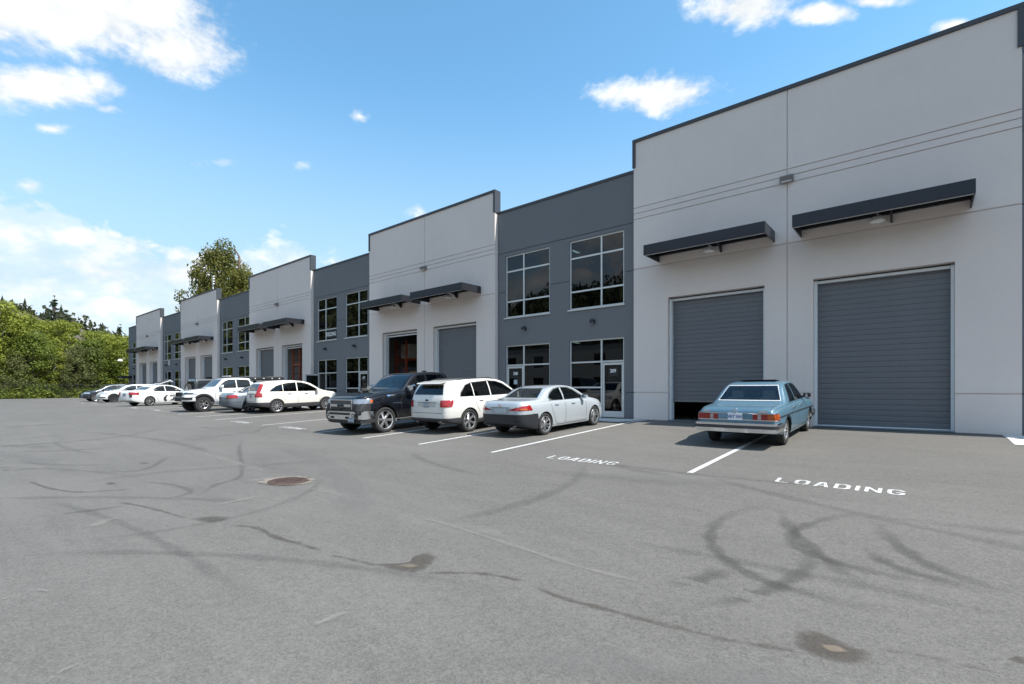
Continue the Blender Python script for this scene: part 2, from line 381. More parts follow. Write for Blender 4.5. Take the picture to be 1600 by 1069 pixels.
def make_lot():
    b = MB()
    xs = np.concatenate([np.linspace(-88, -44, 24), np.linspace(-42, -12, 41), np.linspace(-11, 60, 36)])
    ys = np.concatenate([np.linspace(-45, 0, 24), np.linspace(1, 14, 27), np.linspace(14.2, 15.8, 17), [16.4, 17.2]])
    b.v = [(x, y, gz(x, y)) for x in xs for y in ys]; n = len(ys)
    b.f = [(i*n+j, (i+1)*n+j, (i+1)*n+j+1, i*n+j+1) for i in range(len(xs)-1) for j in range(n-1)]; b.mi = [0]*len(b.f)
    return struct(b.build('parking_lot', M_ASPH, smooth=True))
LOT = make_lot()
def drape(name, polys, mt, lift=.004, cut=.4, fade=None):
    """flat sheet(s) laid on the asphalt following its fall"""
    bm = bmesh.new()
    for p in polys: bm.faces.new([bm.verts.new((q[0], q[1], 0)) for q in p])
    xs = [v.co.x for v in bm.verts]; ys = [v.co.y for v in bm.verts]
    for ax, lo, hi in ((0, min(xs), max(xs)), (1, min(ys), max(ys))):
        t = lo+cut
        while t < hi:
            no = (1, 0, 0) if ax == 0 else (0, 1, 0); co = (t, 0, 0) if ax == 0 else (0, t, 0)
            bmesh.ops.bisect_plane(bm, geom=bm.verts[:]+bm.edges[:]+bm.faces[:], plane_co=co, plane_no=no); t += cut
    for v in bm.verts: v.co.z = gz(v.co.x, v.co.y)+lift
    bmesh.ops.recalc_face_normals(bm, faces=bm.faces[:])
    for f in bm.faces:
        if f.normal.z < 0: f.normal_flip()
    me = bpy.data.meshes.new(name); bm.to_mesh(me); bm.free(); me.materials.append(mt)
    return link(name, me, LOT)
def worn_paint():
    m, nt, b, out = base_mat('worn_white_paint'); L = nt.links.new
    geo = node(nt, 'ShaderNodeNewGeometry'); n = node(nt, 'ShaderNodeTexNoise'); n.inputs['Scale'].default_value = 22; n.inputs['Detail'].default_value = 7; n.inputs['Roughness'].default_value = .75; L(geo.outputs['Position'], n.inputs['Vector'])
    r = node(nt, 'ShaderNodeMapRange'); L(n.outputs[0], r.inputs[0]); r.inputs[1].default_value = .36; r.inputs[2].default_value = .56
    mx = node(nt, 'ShaderNodeMixRGB'); L(r.outputs[0], mx.inputs[0]); mx.inputs[1].default_value = (.30, .30, .29, 1); mx.inputs[2].default_value = (.68, .68, .66, 1)
    L(mx.outputs[0], b.inputs['Base Color']); b.inputs['Roughness'].default_value = .7
    return m
M_LINE = worn_paint()
PER = 16.66
for k in range(-1, 5):
    ox = -PER*k
    for x, y0, y1 in ((-3.05, 8.33, 15.6), (-7.5, 8.2, 16.35), (-10.06, 8.2, 14.9), (-12.6, 8.2, 14.9), (-15.28, 8.2, 14.9)):
        if (k == 4 and x < -8) or (k == -1 and x < -14): continue
        drape('parking_line', [[(ox+x-.05, y0), (ox+x+.05, y0), (ox+x+.05, y1), (ox+x-.05, y1)]], M_LINE, .004, .5)
# LOADING, stencilled in wide block letters
def letters():
    w, h, s = .175, .31, .043; out = []
    R_ = lambda x0, x1, y0, y1: [(x0, y0), (x1, y0), (x1, y1), (x0, y1)]
    c = .05
    G = {'L': [R_(0, s, 0, h), R_(s+.0, w*.95, 0, s*.85)],
         'O': [[(c, 0), (w-c, 0), (w-c, s*.8), (c+.02, s*.8)], [(0, c), (c, 0), (c+.02, s*.8), (s, c+.03)], R_(0, s, c+.03, h-c-.03), [(0, h-c-.03), (s, h-c-.03), (c+.02, h-s*.8), (c, h), (0, h-c)],
               [(c, h), (c+.02, h-s*.8), (w-c-.02, h-s*.8), (w-c, h)], [(w-c, h), (w-c-.02, h-s*.8), (w-s, h-c-.03), (w, h-c-.03), (w, h-c)], R_(w-s, w, c+.03, h-c-.03), [(w-c, 0), (w, c), (w, c+.03), (w-s, c+.03), (w-c-.02, s*.8)]],
         'A': [[(0, 0), (s, 0), (w*.5+.005, h*.9), (w*.5+.02, h), (w*.5-.03, h)], [(w-s, 0), (w, 0), (w*.5+.035, h), (w*.5+.02, h), (w*.5+.005, h*.86)], R_(w*.28, w*.72, h*.22, h*.22+s*.8)],
         'D': [R_(0, s, 0, h), [(s, 0), (w-c, 0), (w-c-.02, s*.8), (s, s*.8)], [(s, h-s*.8), (w-c-.02, h-s*.8), (w-c, h), (s, h)], [(w-c, 0), (w, c), (w, h-c), (w-c, h), (w-c-.02, h-s*.8), (w-s, h-c-.03), (w-s, c+.03), (w-c-.02, s*.8)]],
         'I': [R_(0, s, 0, h)],
         'N': [R_(0, s, 0, h), R_(w-s, w, 0, h), [(s, h), (s, h-.1), (w-s, 0), (w-s, .1)]]}
    g = G['O']; G['G'] = g[:5]+[[(w-c, h), (w-c-.02, h-s*.8), (w-s, h-c-.03), (w, h-c-.03), (w, h-c)]]+[[(w-c, 0), (w, c), (w, c+.03), (w-s, c+.03), (w-c-.02, s*.8)], R_(w-s, w, c+.03, h*.48), R_(w*.5, w-s, h*.48-s*.8, h*.48)]
    x = 0
    for ch in 'LOADING':
        out.append((ch, [[(px+x, py) for px, py in p] for p in G[ch]])); x += (s if ch == 'I' else w)+.055
    return out, x-.055
LET, LETW = letters()
def loading(x0, y0, sc):
    polys = [[(x0+px*sc, y0+py) for px, py in p] for ch, ps in LET for p in ps]
    drape('loading_lettering', polys, M_LINE, .0045, .6)
for k in range(0, 4):
    loading(-6.02-PER*k, 8.26, 1.55/LETW); loading(-1.76-PER*k, 8.37, 1.57/LETW)

# stains and tyre marks that lie on the asphalt
def stain_mat(name, col, alpha, nscale=6., rough=.8, lo=.1, hi=.75, namp=.8):
    m, nt, b, out = base_mat(name); L = nt.links.new
    b.inputs['Base Color'].default_value = (*col, 1); b.inputs['Roughness'].default_value = rough; b.inputs['Specular IOR Level'].default_value = .25
    at = node(nt, 'ShaderNodeAttribute', attribute_name='fade'); geo = node(nt, 'ShaderNodeNewGeometry')
    n = node(nt, 'ShaderNodeTexNoise'); n.inputs['Scale'].default_value = nscale; n.inputs['Detail'].default_value = 7; n.inputs['Roughness'].default_value = .7; L(geo.outputs['Position'], n.inputs['Vector'])
    a = node(nt, 'ShaderNodeMath', operation='MULTIPLY_ADD'); L(n.outputs[0], a.inputs[0]); a.inputs[1].default_value = namp; L(at.outputs['Fac'], a.inputs[2])
    r = node(nt, 'ShaderNodeMapRange', interpolation_type='SMOOTHSTEP'); L(a.outputs[0], r.inputs[0]); r.inputs[1].default_value = .5*namp+lo; r.inputs[2].default_value = .5*namp+hi; r.inputs[4].default_value = alpha
    t = node(nt, 'ShaderNodeBsdfTransparent'); mx = node(nt, 'ShaderNodeMixShader'); L(r.outputs[0], mx.inputs[0]); L(t.outputs[0], mx.inputs[1]); L(b.outputs[0], mx.inputs[2]); L(mx.outputs[0], out.inputs[0])
    return m
M_RUB = stain_mat('tyre_rubber_mark', (.06, .057, .054), .34, 4, .8, .0, .75, .25)
M_WET = stain_mat('brown_water_stain', (.075, .06, .046), .42, 6, .6, .05, .65, 1.1)
M_PALE = stain_mat('pale_silt', (.30, .285, .26), .42, 5, .9, .05, .75, 1.0)
M_SILT = stain_mat('tan_silt', (.26, .21, .16), .6, 6, .9, .05, .6, .9)
def spline(pts, n=8):
    P = [np.array(p, float) for p in pts]; P = [2*P[0]-P[1]]+P+[2*P[-1]-P[-2]]; out = []
    for i in range(1, len(P)-2):
        for j in range(n):
            t = j/n; out.append(.5*((2*P[i])+(P[i+1]-P[i-1])*t+(2*P[i-1]-5*P[i]+4*P[i+1]-P[i+2])*t*t+(3*P[i]-P[i-1]-3*P[i+1]+P[i+2])*t**3))
    return out+[P[-2]]
_lift = [.003]
def ribbon(name, px, width, mt, ends=(.2, .2), peak=.55, world=False):
    pts = [np.array(p) for p in spline(px if world else [gnd(*p) for p in px])]; n = len(pts); b = MB(); fade = []
    _lift[0] += .00015; z = _lift[0]
    for i, p in enumerate(pts):
        t = pts[min(i+1, n-1)]-pts[max(i-1, 0)]; t /= (np.linalg.norm(t)+1e-9); nn = np.array((-t[1], t[0])); w = width*(1+.25*math.sin(i*.9))
        e = min(1, (i/(n-1))/ends[0], (1-i/(n-1))/ends[1])
        for s, f in ((-1, 0), (-.5, .75), (0, 1), (.5, .75), (1, 0)):
            q = p+nn*s*w*.5; b.v.append((q[0], q[1], gz(*q)+z)); fade.append(f*e*peak)
    b.f = [(i*5+j, i*5+j+1, (i+1)*5+j+1, (i+1)*5+j) for i in range(n-1) for j in range(4)]; b.mi = [0]*len(b.f)
    o = b.build(name, mt, LOT); at = o.data.attributes.new('fade', 'FLOAT', 'POINT'); at.data.foreach_set('value', fade)
def puddle(name, px, mt, peak=.6, grow=1.0):
    ring = spline([gnd(*p) for p in px+[px[0]]], 5)[:-1]; c = sum(ring)/len(ring); b = MB(); fade = []; n = len(ring); _lift[0] += .00015
    for s, f in ((0, 1), (.55, 1), (.85, .6), (1.12, 0)):
        for p in ring: q = c+(p-c)*s*grow; b.v.append((q[0], q[1], gz(*q)+_lift[0])); fade.append(f*peak)
    b.f = [(i*n+k, i*n+(k+1) % n, (i+1)*n+(k+1) % n, (i+1)*n+k) for i in range(3) for k in range(n)]; b.mi = [0]*len(b.f)
    o = b.build(name, mt, LOT); at = o.data.attributes.new('fade', 'FLOAT', 'POINT'); at.data.foreach_set('value', fade)
Z2 = lambda u, v: (u*.42, 620+v*.42)
Z3 = lambda u, v: (520+u*.42, 620+v*.42)
Z4 = lambda u, v: (1040+u*.42, 620+v*.42)
for pts, w in (([(430, 398), (330, 412), (235, 440), (178, 485), (168, 535), (205, 590), (290, 648), (390, 692), (500, 725), (640, 765), (800, 800), (980, 832)], .19), ([(800, 430), (700, 438), (600, 456), (500, 488), (468, 528), (508, 572), (600, 606), (720, 640), (860, 672), (1020, 700), (1200, 735)], .19),
               ([(60, 770), (190, 765), (330, 742), (430, 700), (510, 650), (545, 590), (555, 520)], .22), ([(745, 555), (790, 600), (900, 650), (1060, 690), (1300, 760)], .2), ([(420, 400), (450, 470), (540, 560), (660, 650), (800, 740)], .2), ([(780, 440), (820, 510), (900, 580), (1010, 640), (1180, 700), (1330, 740)], .22),
               ([(-40, 700), (100, 690), (190, 660), (300, 640)], .24)):
    ribbon('tyre_mark', [Z4(*p) for p in pts], w, M_RUB, (.3, .35))
for pts, w in (([(480, 320), (600, 322), (700, 345), (690, 365), (640, 375)], .16), ([(740, 370), (800, 330), (890, 300), (900, 250), (890, 190), (910, 140)], .15), ([(200, 440), (330, 425), (480, 405)], .2), ([(0, 115), (150, 105), (300, 98)], .5), ([(640, 215), (540, 270), (380, 280)], .2)):
    ribbon('tyre_mark', [Z2(*p) for p in pts], w, M_RUB, peak=.42)
for pts, w in (([(0, 275), (70, 272), (150, 268)], .14), ([(95, 308), (180, 340), (290, 355), (400, 350), (500, 343)], .11), ([(440, 392), (560, 415), (700, 455)], .09), ([(840, 478), (950, 488), (1030, 525), (1120, 550), (1215, 580)], .10)):
    ribbon('water_trail', [Z2(*p) for p in pts], w, M_WET, (.12, .12), .5)
for pts, w in (([(-20, 590), (80, 608), (170, 632)], .08), ([(330, 655), (560, 660), (720, 690)], .08), ([(735, 700), (850, 748), (1000, 788), (1150, 828), (1290, 862)], .09)):
    ribbon('water_trail', [Z3(*p) for p in pts], w, M_WET, (.12, .12), .45)
ribbon('water_trail', [Z4(*p) for p in ((-10, 848), (200, 898), (400, 935), (500, 950))], .08, M_WET, (.1, .1), .4)
ribbon('water_trail', [Z4(*p) for p in ((780, 940), (960, 965), (1150, 1010), (1330, 1045))], .07, M_WET, (.1, .3), .35)
puddle('water_stain', [Z2(*p) for p in ((705, 456), (760, 447), (855, 446), (830, 462), (770, 468))], M_WET)
puddle('water_stain', [Z2(*p) for p in ((388, 324), (412, 319), (436, 323), (412, 328))], M_WET)
puddle('water_stain', [Z2(*p) for p in ((515, 248), (540, 244), (560, 248), (535, 251))], M_WET, .4)
puddle('water_stain', [Z3(*p) for p in ((150, 625), (215, 645), (290, 655), (350, 645), (385, 600), (350, 583), (305, 590), (285, 615), (220, 622))], M_WET, .7)
puddle('silt_patch', [Z3(*p) for p in ((230, 632), (290, 640), (330, 630), (280, 624))], M_SILT, .4)
puddle('water_stain', [Z4(*p) for p in ((480, 870), (478, 925), (540, 962), (640, 995), (730, 992), (765, 955), (690, 930), (610, 890), (540, 866))], M_WET, .65)
puddle('silt_patch', [Z4(*p) for p in ((570, 925), (610, 950), (680, 955), (640, 930))], M_SILT, .45)
puddle('water_stain', [Z4(*p) for p in ((1270, 980), (1300, 968), (1340, 972), (1340, 1000))], M_WET, .5)
puddle('water_stain', [Z3(*p) for p in ((550, 660), (575, 655), (595, 664), (570, 668))], M_WET, .4)
for pts, w in (([(720, 200), (830, 232), (930, 262), (1010, 285)], .3), ([(1110, 340), (1200, 350), (1290, 372), (1400, 405)], .3), ([(900, 318), (1000, 305), (1060, 300)], .35)):
    ribbon('silt_trail', [Z2(*p) for p in pts], w, M_PALE, peak=.5)
for pts, w in (([(230, 428), (330, 452), (450, 485), (700, 565), (900, 630), (1100, 680), (1230, 700)], .10), ([(-20, 825), (20, 815), (60, 805)], .05), ([(430, 470), (560, 500), (700, 540)], .25)):
    ribbon('silt_trail', [Z3(*p) for p in pts], w, M_PALE, peak=.45)
for pts, w in (([(1160, 855), (1220, 832), (1300, 800)], .07), ([(205, 1040), (245, 1018), (300, 995)], .03), ([(330, 490), (430, 450)], .2), ([(780, 410), (900, 385), (970, 370)], .16), ([(0, 760), (60, 742)], .04), ([(130, 720), (190, 728)], .05)):
    ribbon('scuff', [Z2(*p) for p in pts], w, M_PALE, peak=.6)
rng_ = random.Random(21)
M_FAINT = stain_mat('faint_tyre_sweep', (.075, .073, .07), .17, 1.2, .8, .0, .7, .5); M_POLISH = stain_mat('polished_wheel_path', (.21, .205, .195), .30, 1.0, .8, .0, .7, .6)
for i in range(34):
    cx, cy = rng_.uniform(-22, 4), rng_.uniform(1.0, 8.5); rad = rng_.uniform(3, 14); a0 = rng_.uniform(0, 6.28); span = rng_.uniform(.35, 1.1); pts = []
    for k in range(7):
        a = a0+span*k/6; pts.append((cx+rad*(math.cos(a)-math.cos(a0+span/2)), cy+rad*(math.sin(a)-math.sin(a0+span/2))*.55))
    ribbon('tyre_sweep' if i % 3 else 'wheel_path', pts, rng_.uniform(.16, .3) if i % 3 else rng_.uniform(.4, .9), M_FAINT if i % 3 else M_POLISH, peak=.55, world=True)
M_DIRT = stain_mat('wall_foot_dirt', (.06, .055, .048), .5, 2.5, .9, .05, .7, 1.0)
for k in range(-1, 4):
    ribbon('dirt_band', [(-PER*k-8.0+q*1.6, 16.36) for q in range(7)], .5, M_DIRT, (.05, .05), .6, True)
# manhole cover in its patch of mortar
mx_, my_ = gnd(453, 753)
puddle('mortar_collar', [(400, 755), (425, 748), (470, 745), (492, 750), (478, 758), (430, 760)], mat('mortar', (.36, .32, .27), .9, var=.2) and stain_mat('pale_mortar', (.30, .26, .215), .75, 6, .9, .15, .6, 1.2), .8)
cb = MB(); cb.lathe([(0, .016), (.29, .016), (.305, .012), (.305, -.05)], 28, 'z'); cb.lathe([(.31, -.05), (.31, .014), (.36, .014), (.37, .0)], 28, 'z')
for i in range(-4, 5):
    for j in range(-4, 5):
        if i*i+j*j <= 17: cb.box(i*.058-.018, i*.058+.018, j*.058-.018, j*.058+.018, .015, .021)
mh = cb.build('manhole_cover', mat('rusty_iron', (.085, .055, .045), .8, .3, var=.4, vscale=12), smooth=False, world=False); mh.location = (mx_, my_, gz(mx_, my_)+.014)
tag(mh, 'round rusty manhole cover set in the asphalt of the lane', 'manhole cover')
# concrete aprons at the entrances
for k in range(-1, 5):
    ox = -PER*k
    if k == 4: continue
    p = [(ox-15.25, 14.9), (ox-7.9, 14.9), (ox-7.45, 16.42), (ox-15.3, 16.42)]
    if k == -1: p = [(1.42, 14.2), (9.0, 14.2), (9.2, 16.42), (1.42, 16.42)]
    struct(drape('concrete_apron', [p], M_CONC, .009, 1.0))

# ------------------------------------------------------------ the industrial building
BLD = empty('industrial_building', (-38, 16.7, 0)); tag(BLD, 'long grey industrial building with roller doors, dark canopies and stepped parapet', 'building')
def bp(b, name, m, parent=BLD, **kw): return b.build(name, m, parent, **kw)
ROWS_L = [(.0, .965), (.995, 5.435), (5.465, 7.248), (7.276, 7.452), (7.48, 7.656), (7.684, 10.04)]
ROWS_D = [(.0, .965), (.995, 5.46), (5.49, 7.225), (7.255, 9.06)]
slat_prof = [(0, 0), (-.006, .010), (-.008, .05), (-.008, .11), (-.005, .14), (0, .147), (.02, .147), (.02, 0)]
SLAT = MB().prism(slat_prof, 'x', -1.525, 1.525).mesh('slat', M_SLAT)
def roller_door(x0, x1, state):
    """curtain of slats behind the opening; state = height of its lower edge, None = rolled right up"""
    zlo = {None: 4.05}.get(state, state)
    fr = MB()
    for a, c in ((x0, x0+.07), (x1-.07, x1)): fr.box(a, c, 16.66, 16.80, 0, 4.24)
    fr.box(x0+.07, x1-.07, 16.70, 16.80, 4.17, 4.24)
    d = bp(fr, 'roller_door', M_GALV)
    z = zlo+.06; i = 0; off = d.matrix_world
    bt = MB().box(x0+.075, x1-.075, 16.81, 16.87, zlo, zlo+.058).build('bottom_bar', M_GREY if state else M_GALV, d)
    bt.location = (0, 0, 0)
    while z < 4.28:
        o = link('slat', SLAT, d); o.location = ((x0+x1)/2, 16.84, z); z += .15
    for s in (-1, 1):
        xg = x0 if s < 0 else x1
        g = MB().box(xg-s*.005-.06 if s > 0 else xg+.005, xg-.005 if s > 0 else xg+.065, 16.805, 16.90, 0, 4.4).build('guide_rail', M_GALV, d); g.location = (0, 0, 0)
    return d
def sill(x0, x1): bp(MB().box(x0+.0, x1, 16.46, 16.93, -.02, .03), 'door_threshold', mat('steel_threshold', (.2, .235, .26), .45, .5, var=.15))
LAMP_DOME = MB().lathe([(.03, .13), (.07, .12), (.125, .07), (.145, .0), (.135, .0), (.11, .06), (.05, .1), (0, .105)], 20, 'z').mesh('shade', M_WHITE, True)
def canopy(x0, x1):
    b = MB(); yf = 15.27
    b.box(x0, x1, yf, yf+.04, 5.55, 5.88); b.box(x0, x0+.03, yf+.04, 16.495, 5.552, 5.878); b.box(x1-.03, x1, yf+.04, 16.495, 5.552, 5.878)
    b.box(x0+.03, x1-.03, yf+.04, 16.495, 5.845, 5.87); b.box(x0+.03, x1-.03, 16.40, 16.495, 5.755, 5.844)
    c = bp(b, 'canopy', M_CANOPY)
    def sub(bb, nm, m): o = bb.build(nm, m, c); o.location = (0, 0, 0); return o
    sub(MB().box(x0+.03, x1-.03, yf+.035, yf+.10, 5.545, 5.56), 'bottom_flange', M_LIP)
    xm = (x0+x1)/2
    for q in (xm+.28,): sub(MB().prism([(yf+.05, 5.84), (16.49, 5.84), (16.49, 5.52), (16.40, 5.52), (16.2, 5.70), (yf+.05, 5.74)], 'x', q-.02, q+.02), 'bracket', M_CANOPY)
    lb = MB(); lb.tube([(xm, 16.5, 5.70), (xm, 16.3, 5.74), (xm, 16.12, 5.72), (xm, 16.08, 5.66)], .026, 8); lb.box(xm-.07, xm+.07, 16.46, 16.499, 5.60, 5.78)
    l = bp(lb, 'wall_lamp', M_WHITE, smooth=True)
    o = link('shade', LAMP_DOME, l); o.location = (xm, 16.08, 5.52); o.scale = (1.2, 1.2, 1.15)
    o = MB().lathe([(0, -.02), (.05, 0), (.06, .04), (.03, .08)], 14, 'z').build('bulb', mat('frosted_bulb', (.8, .8, .76), .3), l); o.location = (xm, 16.08, 5.54)
def wall_pack(x, y=16.5):
    b = MB().prism([(y-.02, 7.27), (y-.17, 7.29), (y-.20, 7.40), (y-.14, 7.45), (y-.02, 7.45)], 'x', x-.17, x+.17)
    w = bp(b, 'wall_pack', mat('wall_pack_grey', (.2, .19, .18), .5, .2)); o = MB().box(x-.14, x+.14, y-.16, y-.05, 7.265, 7.282).build('lens', M_WHITE, w); o.location = (0, 0, 0)
def panels(a, c, z0, z1, h, y0, y1, m):
    """one panel, or several where openings cut right through the course"""
    cut = sorted(q for q in h if q[2] <= z0 and q[3] >= z1); x = a
    for q in cut+[None]:
        e = q[0] if q else c
        bp(wall_grid(x, e, z0, z1, [w for w in h if w not in cut], y0, y1), 'wall_panel', m)
        if q: x = q[1]
def light_bay(k, doors):
    ox = -PER*k; xl, xr, xj = ox-8.08, ox+1.77, ox-3.12
    H = [(ox-6.80, ox-3.74, -1, 4.29), (ox-2.45, ox+.60, -1, 4.29)]
    for a, c in ((xl, xj-.014), (xj+.014, xr)):
        for z0, z1 in ROWS_L: 
            h = [q for q in H if a < q[0] < c and z0 < q[3]]
            panels(a, c, z0, z1, h, 16.5, 16.565, M_LIGHT)
    bp(wall_grid(xl+.005, xr-.005, 0, 10.035, [(q[0]-.004, q[1]+.004, -1, q[3]+.004) for q in H], 16.532, 16.80), 'core_wall', M_LIGHT)
    # parapet cap, with its turned-down ends
    bp(MB().box(xl-.04, xr+.04, 16.46, 16.85, 10.042, 10.155), 'parapet_cap', M_CAP)
    for x0, x1 in ((xl-.04, xl+.075), (xr-.075, xr+.04)): bp(MB().box(x0, x1, 16.463, 16.847, 9.14, 10.040), 'parapet_trim', M_CAP)
    for q, st in zip(H, doors): roller_door(q[0], q[1], st); sill(q[0], q[1])
    canopy(ox-7.13, ox-3.45); canopy(ox-2.77, ox+.91); wall_pack(xj)
def sub_to(p, b, nm, m, **kw): o = b.build(nm, m, p, **kw); o.location = (0, 0, 0); return o
def panes(win, x, z, y):
    for i in range(len(x)-1):
        for j in range(len(z)-1):
            if x[i] is None: continue
            sub_to(win, MB().box(x[i]+.02, x[i+1]-.02, y, y+.024, z[j]+.02, z[j+1]-.02), 'pane', M_PANE)
def frame_bars(b, xs, zs, y0, y1, w=.032, ow=.055):
    for i, x in enumerate(xs):
        e = ow if i in (0, len(xs)-1) else w
        a, c = (x, x+e) if i == 0 else ((x-e, x) if i == len(xs)-1 else (x-e, x+e)); b.box(a, c, y0, y1, zs[0], zs[-1])
    for j, z in enumerate(zs):
        e = ow if j in (0, len(zs)-1) else w
        a, c = (z, z+e) if j == 0 else ((z-e, z) if j == len(zs)-1 else (z-e, z+e)); b.box(xs[0]+.001, xs[-1]-.001, y0+.003, y1-.003, a, c)
def upper_window(x0, x1, xm):
    b = MB(); xs = [x0, xm, x1]; zs = [4.3, 5.02, 6.37, 7.08]; frame_bars(b, xs, zs, 16.755, 16.85)
    w = bp(b, 'window', M_ALU); panes(w, xs, zs, 16.79)
    sub_to(w, MB().box(x0-.05, x1+.05, 16.64, 16.76, 4.245, 4.298), 'sill', M_ALU)
    return w
def entrance(x0, x1, door_left, num, openleaf=False):
    xm = x0+1.01 if door_left else x1-.985
    b = MB(); y0, y1 = 16.755, 16.85
    frame_bars(b, [x0, xm, x1], [.03, 3.06], y0, y1)
    b.box(x0+.002, x1-.002, y0+.002, y1-.002, 2.14, 2.20)
    fx0, fx1 = (xm, x1) if door_left else (x0, xm)
    b.box(fx0+.002, fx1-.002, y0+.004, y1-.004, 1.14, 1.20)
    w = bp(b, 'storefront_frame', M_ALU)
    panes(w, [x0, xm, x1], [2.17, 3.06], 16.79); panes(w, [fx0, fx1], [1.17, 2.17], 16.79); panes(w, [fx0, fx1], [.03, 1.17], 16.79)
    dx0, dx1 = (x0+.06, xm-.04) if door_left else (xm+.04, x1-.06)
    db = MB(); W = dx1-dx0
    for a, c in ((0, .075), (W-.075, W)): db.box(a, c, -.022, .022, .04, 2.12)
    db.box(.076, W-.076, -.02, .02, .04, .26); db.box(.076, W-.076, -.02, .02, 2.03, 2.12)
    dr = db.build('entrance_door', M_ALU, BLD, world=False); dr.location = Vector((dx0, 16.80, 0))-BLD.location
    if openleaf: dr.rotation_euler = (0, 0, R(-98))
    link('pane', MB().box(.07, W-.07, -.006, .006, .25, 2.04).mesh('pane', M_PANE), dr)
    hx = W-.12 if door_left else .12
    hb = MB().tube([(hx, -.025, .95), (hx, -.07, .95), (hx, -.07, 1.25), (hx, -.025, 1.25)], .012, 8); link('handle', hb.mesh('handle', M_GREY, True), dr)
    if num:
        t = link('number_plate', MB().box(W*.5-.19, W*.5+.19, -.010, -.0075, 1.60, 1.92).mesh('number_plate', M_BLACK), dr)
        t = link('unit_number', text_mesh(num, .19, M_WHITE, .003, .006, .9), dr); t.location = (W*.5, -.014, 1.79)
        if num == '308': link('notice', MB().box(W*.5-.1, W*.5+.1, -.012, -.0078, 1.32, 1.52).mesh('notice', mat('pale_notice', (.4, .5, .52), .6)), dr)
    elif openleaf: link('notice', MB().box(W*.5-.14, W*.5+.14, -.012, -.0078, 1.2, 1.5).mesh('notice', M_WHITE), dr)
def sconce(x):
    b = MB(); b.box(x-.055, x+.055, 16.66, 16.699, 3.66, 3.80); b.lathe([(.03, .12), (.085, .10), (.105, .04), (.105, -.02), (.08, -.03), (0, -.03)], 16, 'z', c=(x, 16.58, 3.71)); b.tube([(x, 16.68, 3.76), (x, 16.6, 3.78)], .02, 8)
    s = bp(b, 'sconce', M_BLACK, smooth=True); sub_to(s, MB().lathe([(0, -.001), (.075, 0)], 14, 'z', c=(x, 16.58, 3.676)), 'lens', M_WHITE)
def dark_bay(k, xl=None, nums=(None, None), openleaf=False, sign=None):
    ox = -PER*k; x0, x1 = (ox-14.885 if xl is None else xl), ox-8.085
    W = [(ox-14.42, ox-11.98, ox-13.41), (ox-11.0, ox-8.57, ox-9.555)]
    W = [w for w in W if w[0] > x0]
    H = [(a, c, 4.3, 7.08) for a, c, _ in W]+[(a, c, -1, 3.06) for a, c, _ in W]
    for z0, z1 in ROWS_D: panels(x0, x1, z0, z1, [h for h in H if h[2] < z1 and h[3] > z0], 16.7, 16.765, M_DARK)
    bp(wall_grid(x0+.003, x1-.003, 0, 9.055, [(h[0]-.004, h[1]+.004, h[2]-.004, h[3]+.004) for h in H], 16.732, 16.95), 'core_wall', M_DARK)
    bp(MB().box(x0+.042, x1-.042, 16.67, 17.0, 9.062, 9.165), 'parapet_cap', M_CAP)
    for i, (a, c, xm) in enumerate(W):
        w = upper_window(a, c, xm); left = (len(W) == 2 and i == 0)
        entrance(a, c, left, nums[i] if len(W) == 2 else None, openleaf and left)
        sconce((a+c)/2-.08)
        if sign and left:
            t = sub_to(w, MB().box(xm+.06, c-.06, 16.78, 16.785, 4.42, 4.95), 'sign_film', M_BLACK); q = link('sign_lettering', text_mesh(sign, .36, M_WHITE, .003, .01, .74), w); q.location = ((xm+c)/2, 16.772, 4.68)
    # room behind the windows
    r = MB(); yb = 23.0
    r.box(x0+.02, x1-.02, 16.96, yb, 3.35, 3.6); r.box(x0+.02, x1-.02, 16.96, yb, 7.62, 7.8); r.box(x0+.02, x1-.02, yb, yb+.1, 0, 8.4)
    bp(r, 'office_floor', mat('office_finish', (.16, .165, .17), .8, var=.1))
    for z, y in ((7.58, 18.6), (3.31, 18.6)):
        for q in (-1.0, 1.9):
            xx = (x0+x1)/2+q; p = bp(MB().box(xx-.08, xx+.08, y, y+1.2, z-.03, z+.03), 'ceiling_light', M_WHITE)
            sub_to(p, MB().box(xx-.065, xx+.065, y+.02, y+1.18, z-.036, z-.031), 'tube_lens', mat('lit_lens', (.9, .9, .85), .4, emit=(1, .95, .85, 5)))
STATES = {-1: (0, 0), 0: (.66, 0), 1: (None, 0), 2: (0, None), 3: (0, 2.25), 4: (0, 0)}
for k in range(-1, 5): light_bay(k, STATES[k])
dark_bay(-1); dark_bay(0, None, ('308', '309')); dark_bay(1, None, (None, '307'), True, 'BUILDING 1'); dark_bay(2); dark_bay(3); dark_bay(4, -79.3)
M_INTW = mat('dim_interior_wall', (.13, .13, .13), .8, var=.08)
# shell: roof, back and end walls, party walls, slab
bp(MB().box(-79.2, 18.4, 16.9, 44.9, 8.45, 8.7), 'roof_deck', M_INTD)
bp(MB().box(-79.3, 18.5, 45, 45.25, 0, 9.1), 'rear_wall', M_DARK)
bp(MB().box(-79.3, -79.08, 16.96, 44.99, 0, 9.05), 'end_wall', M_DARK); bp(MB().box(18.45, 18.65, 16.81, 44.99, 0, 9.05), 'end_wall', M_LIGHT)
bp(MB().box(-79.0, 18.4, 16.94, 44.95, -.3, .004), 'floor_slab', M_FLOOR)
for k in range(-1, 5):
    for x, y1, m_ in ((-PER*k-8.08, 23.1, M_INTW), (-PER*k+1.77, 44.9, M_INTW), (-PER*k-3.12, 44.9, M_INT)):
        if x < 18 and (m_ is M_INTW or k == 2): bp(MB().box(x-.08, x+.08, 16.97, y1, .01, 8.44), 'party_wall', m_)
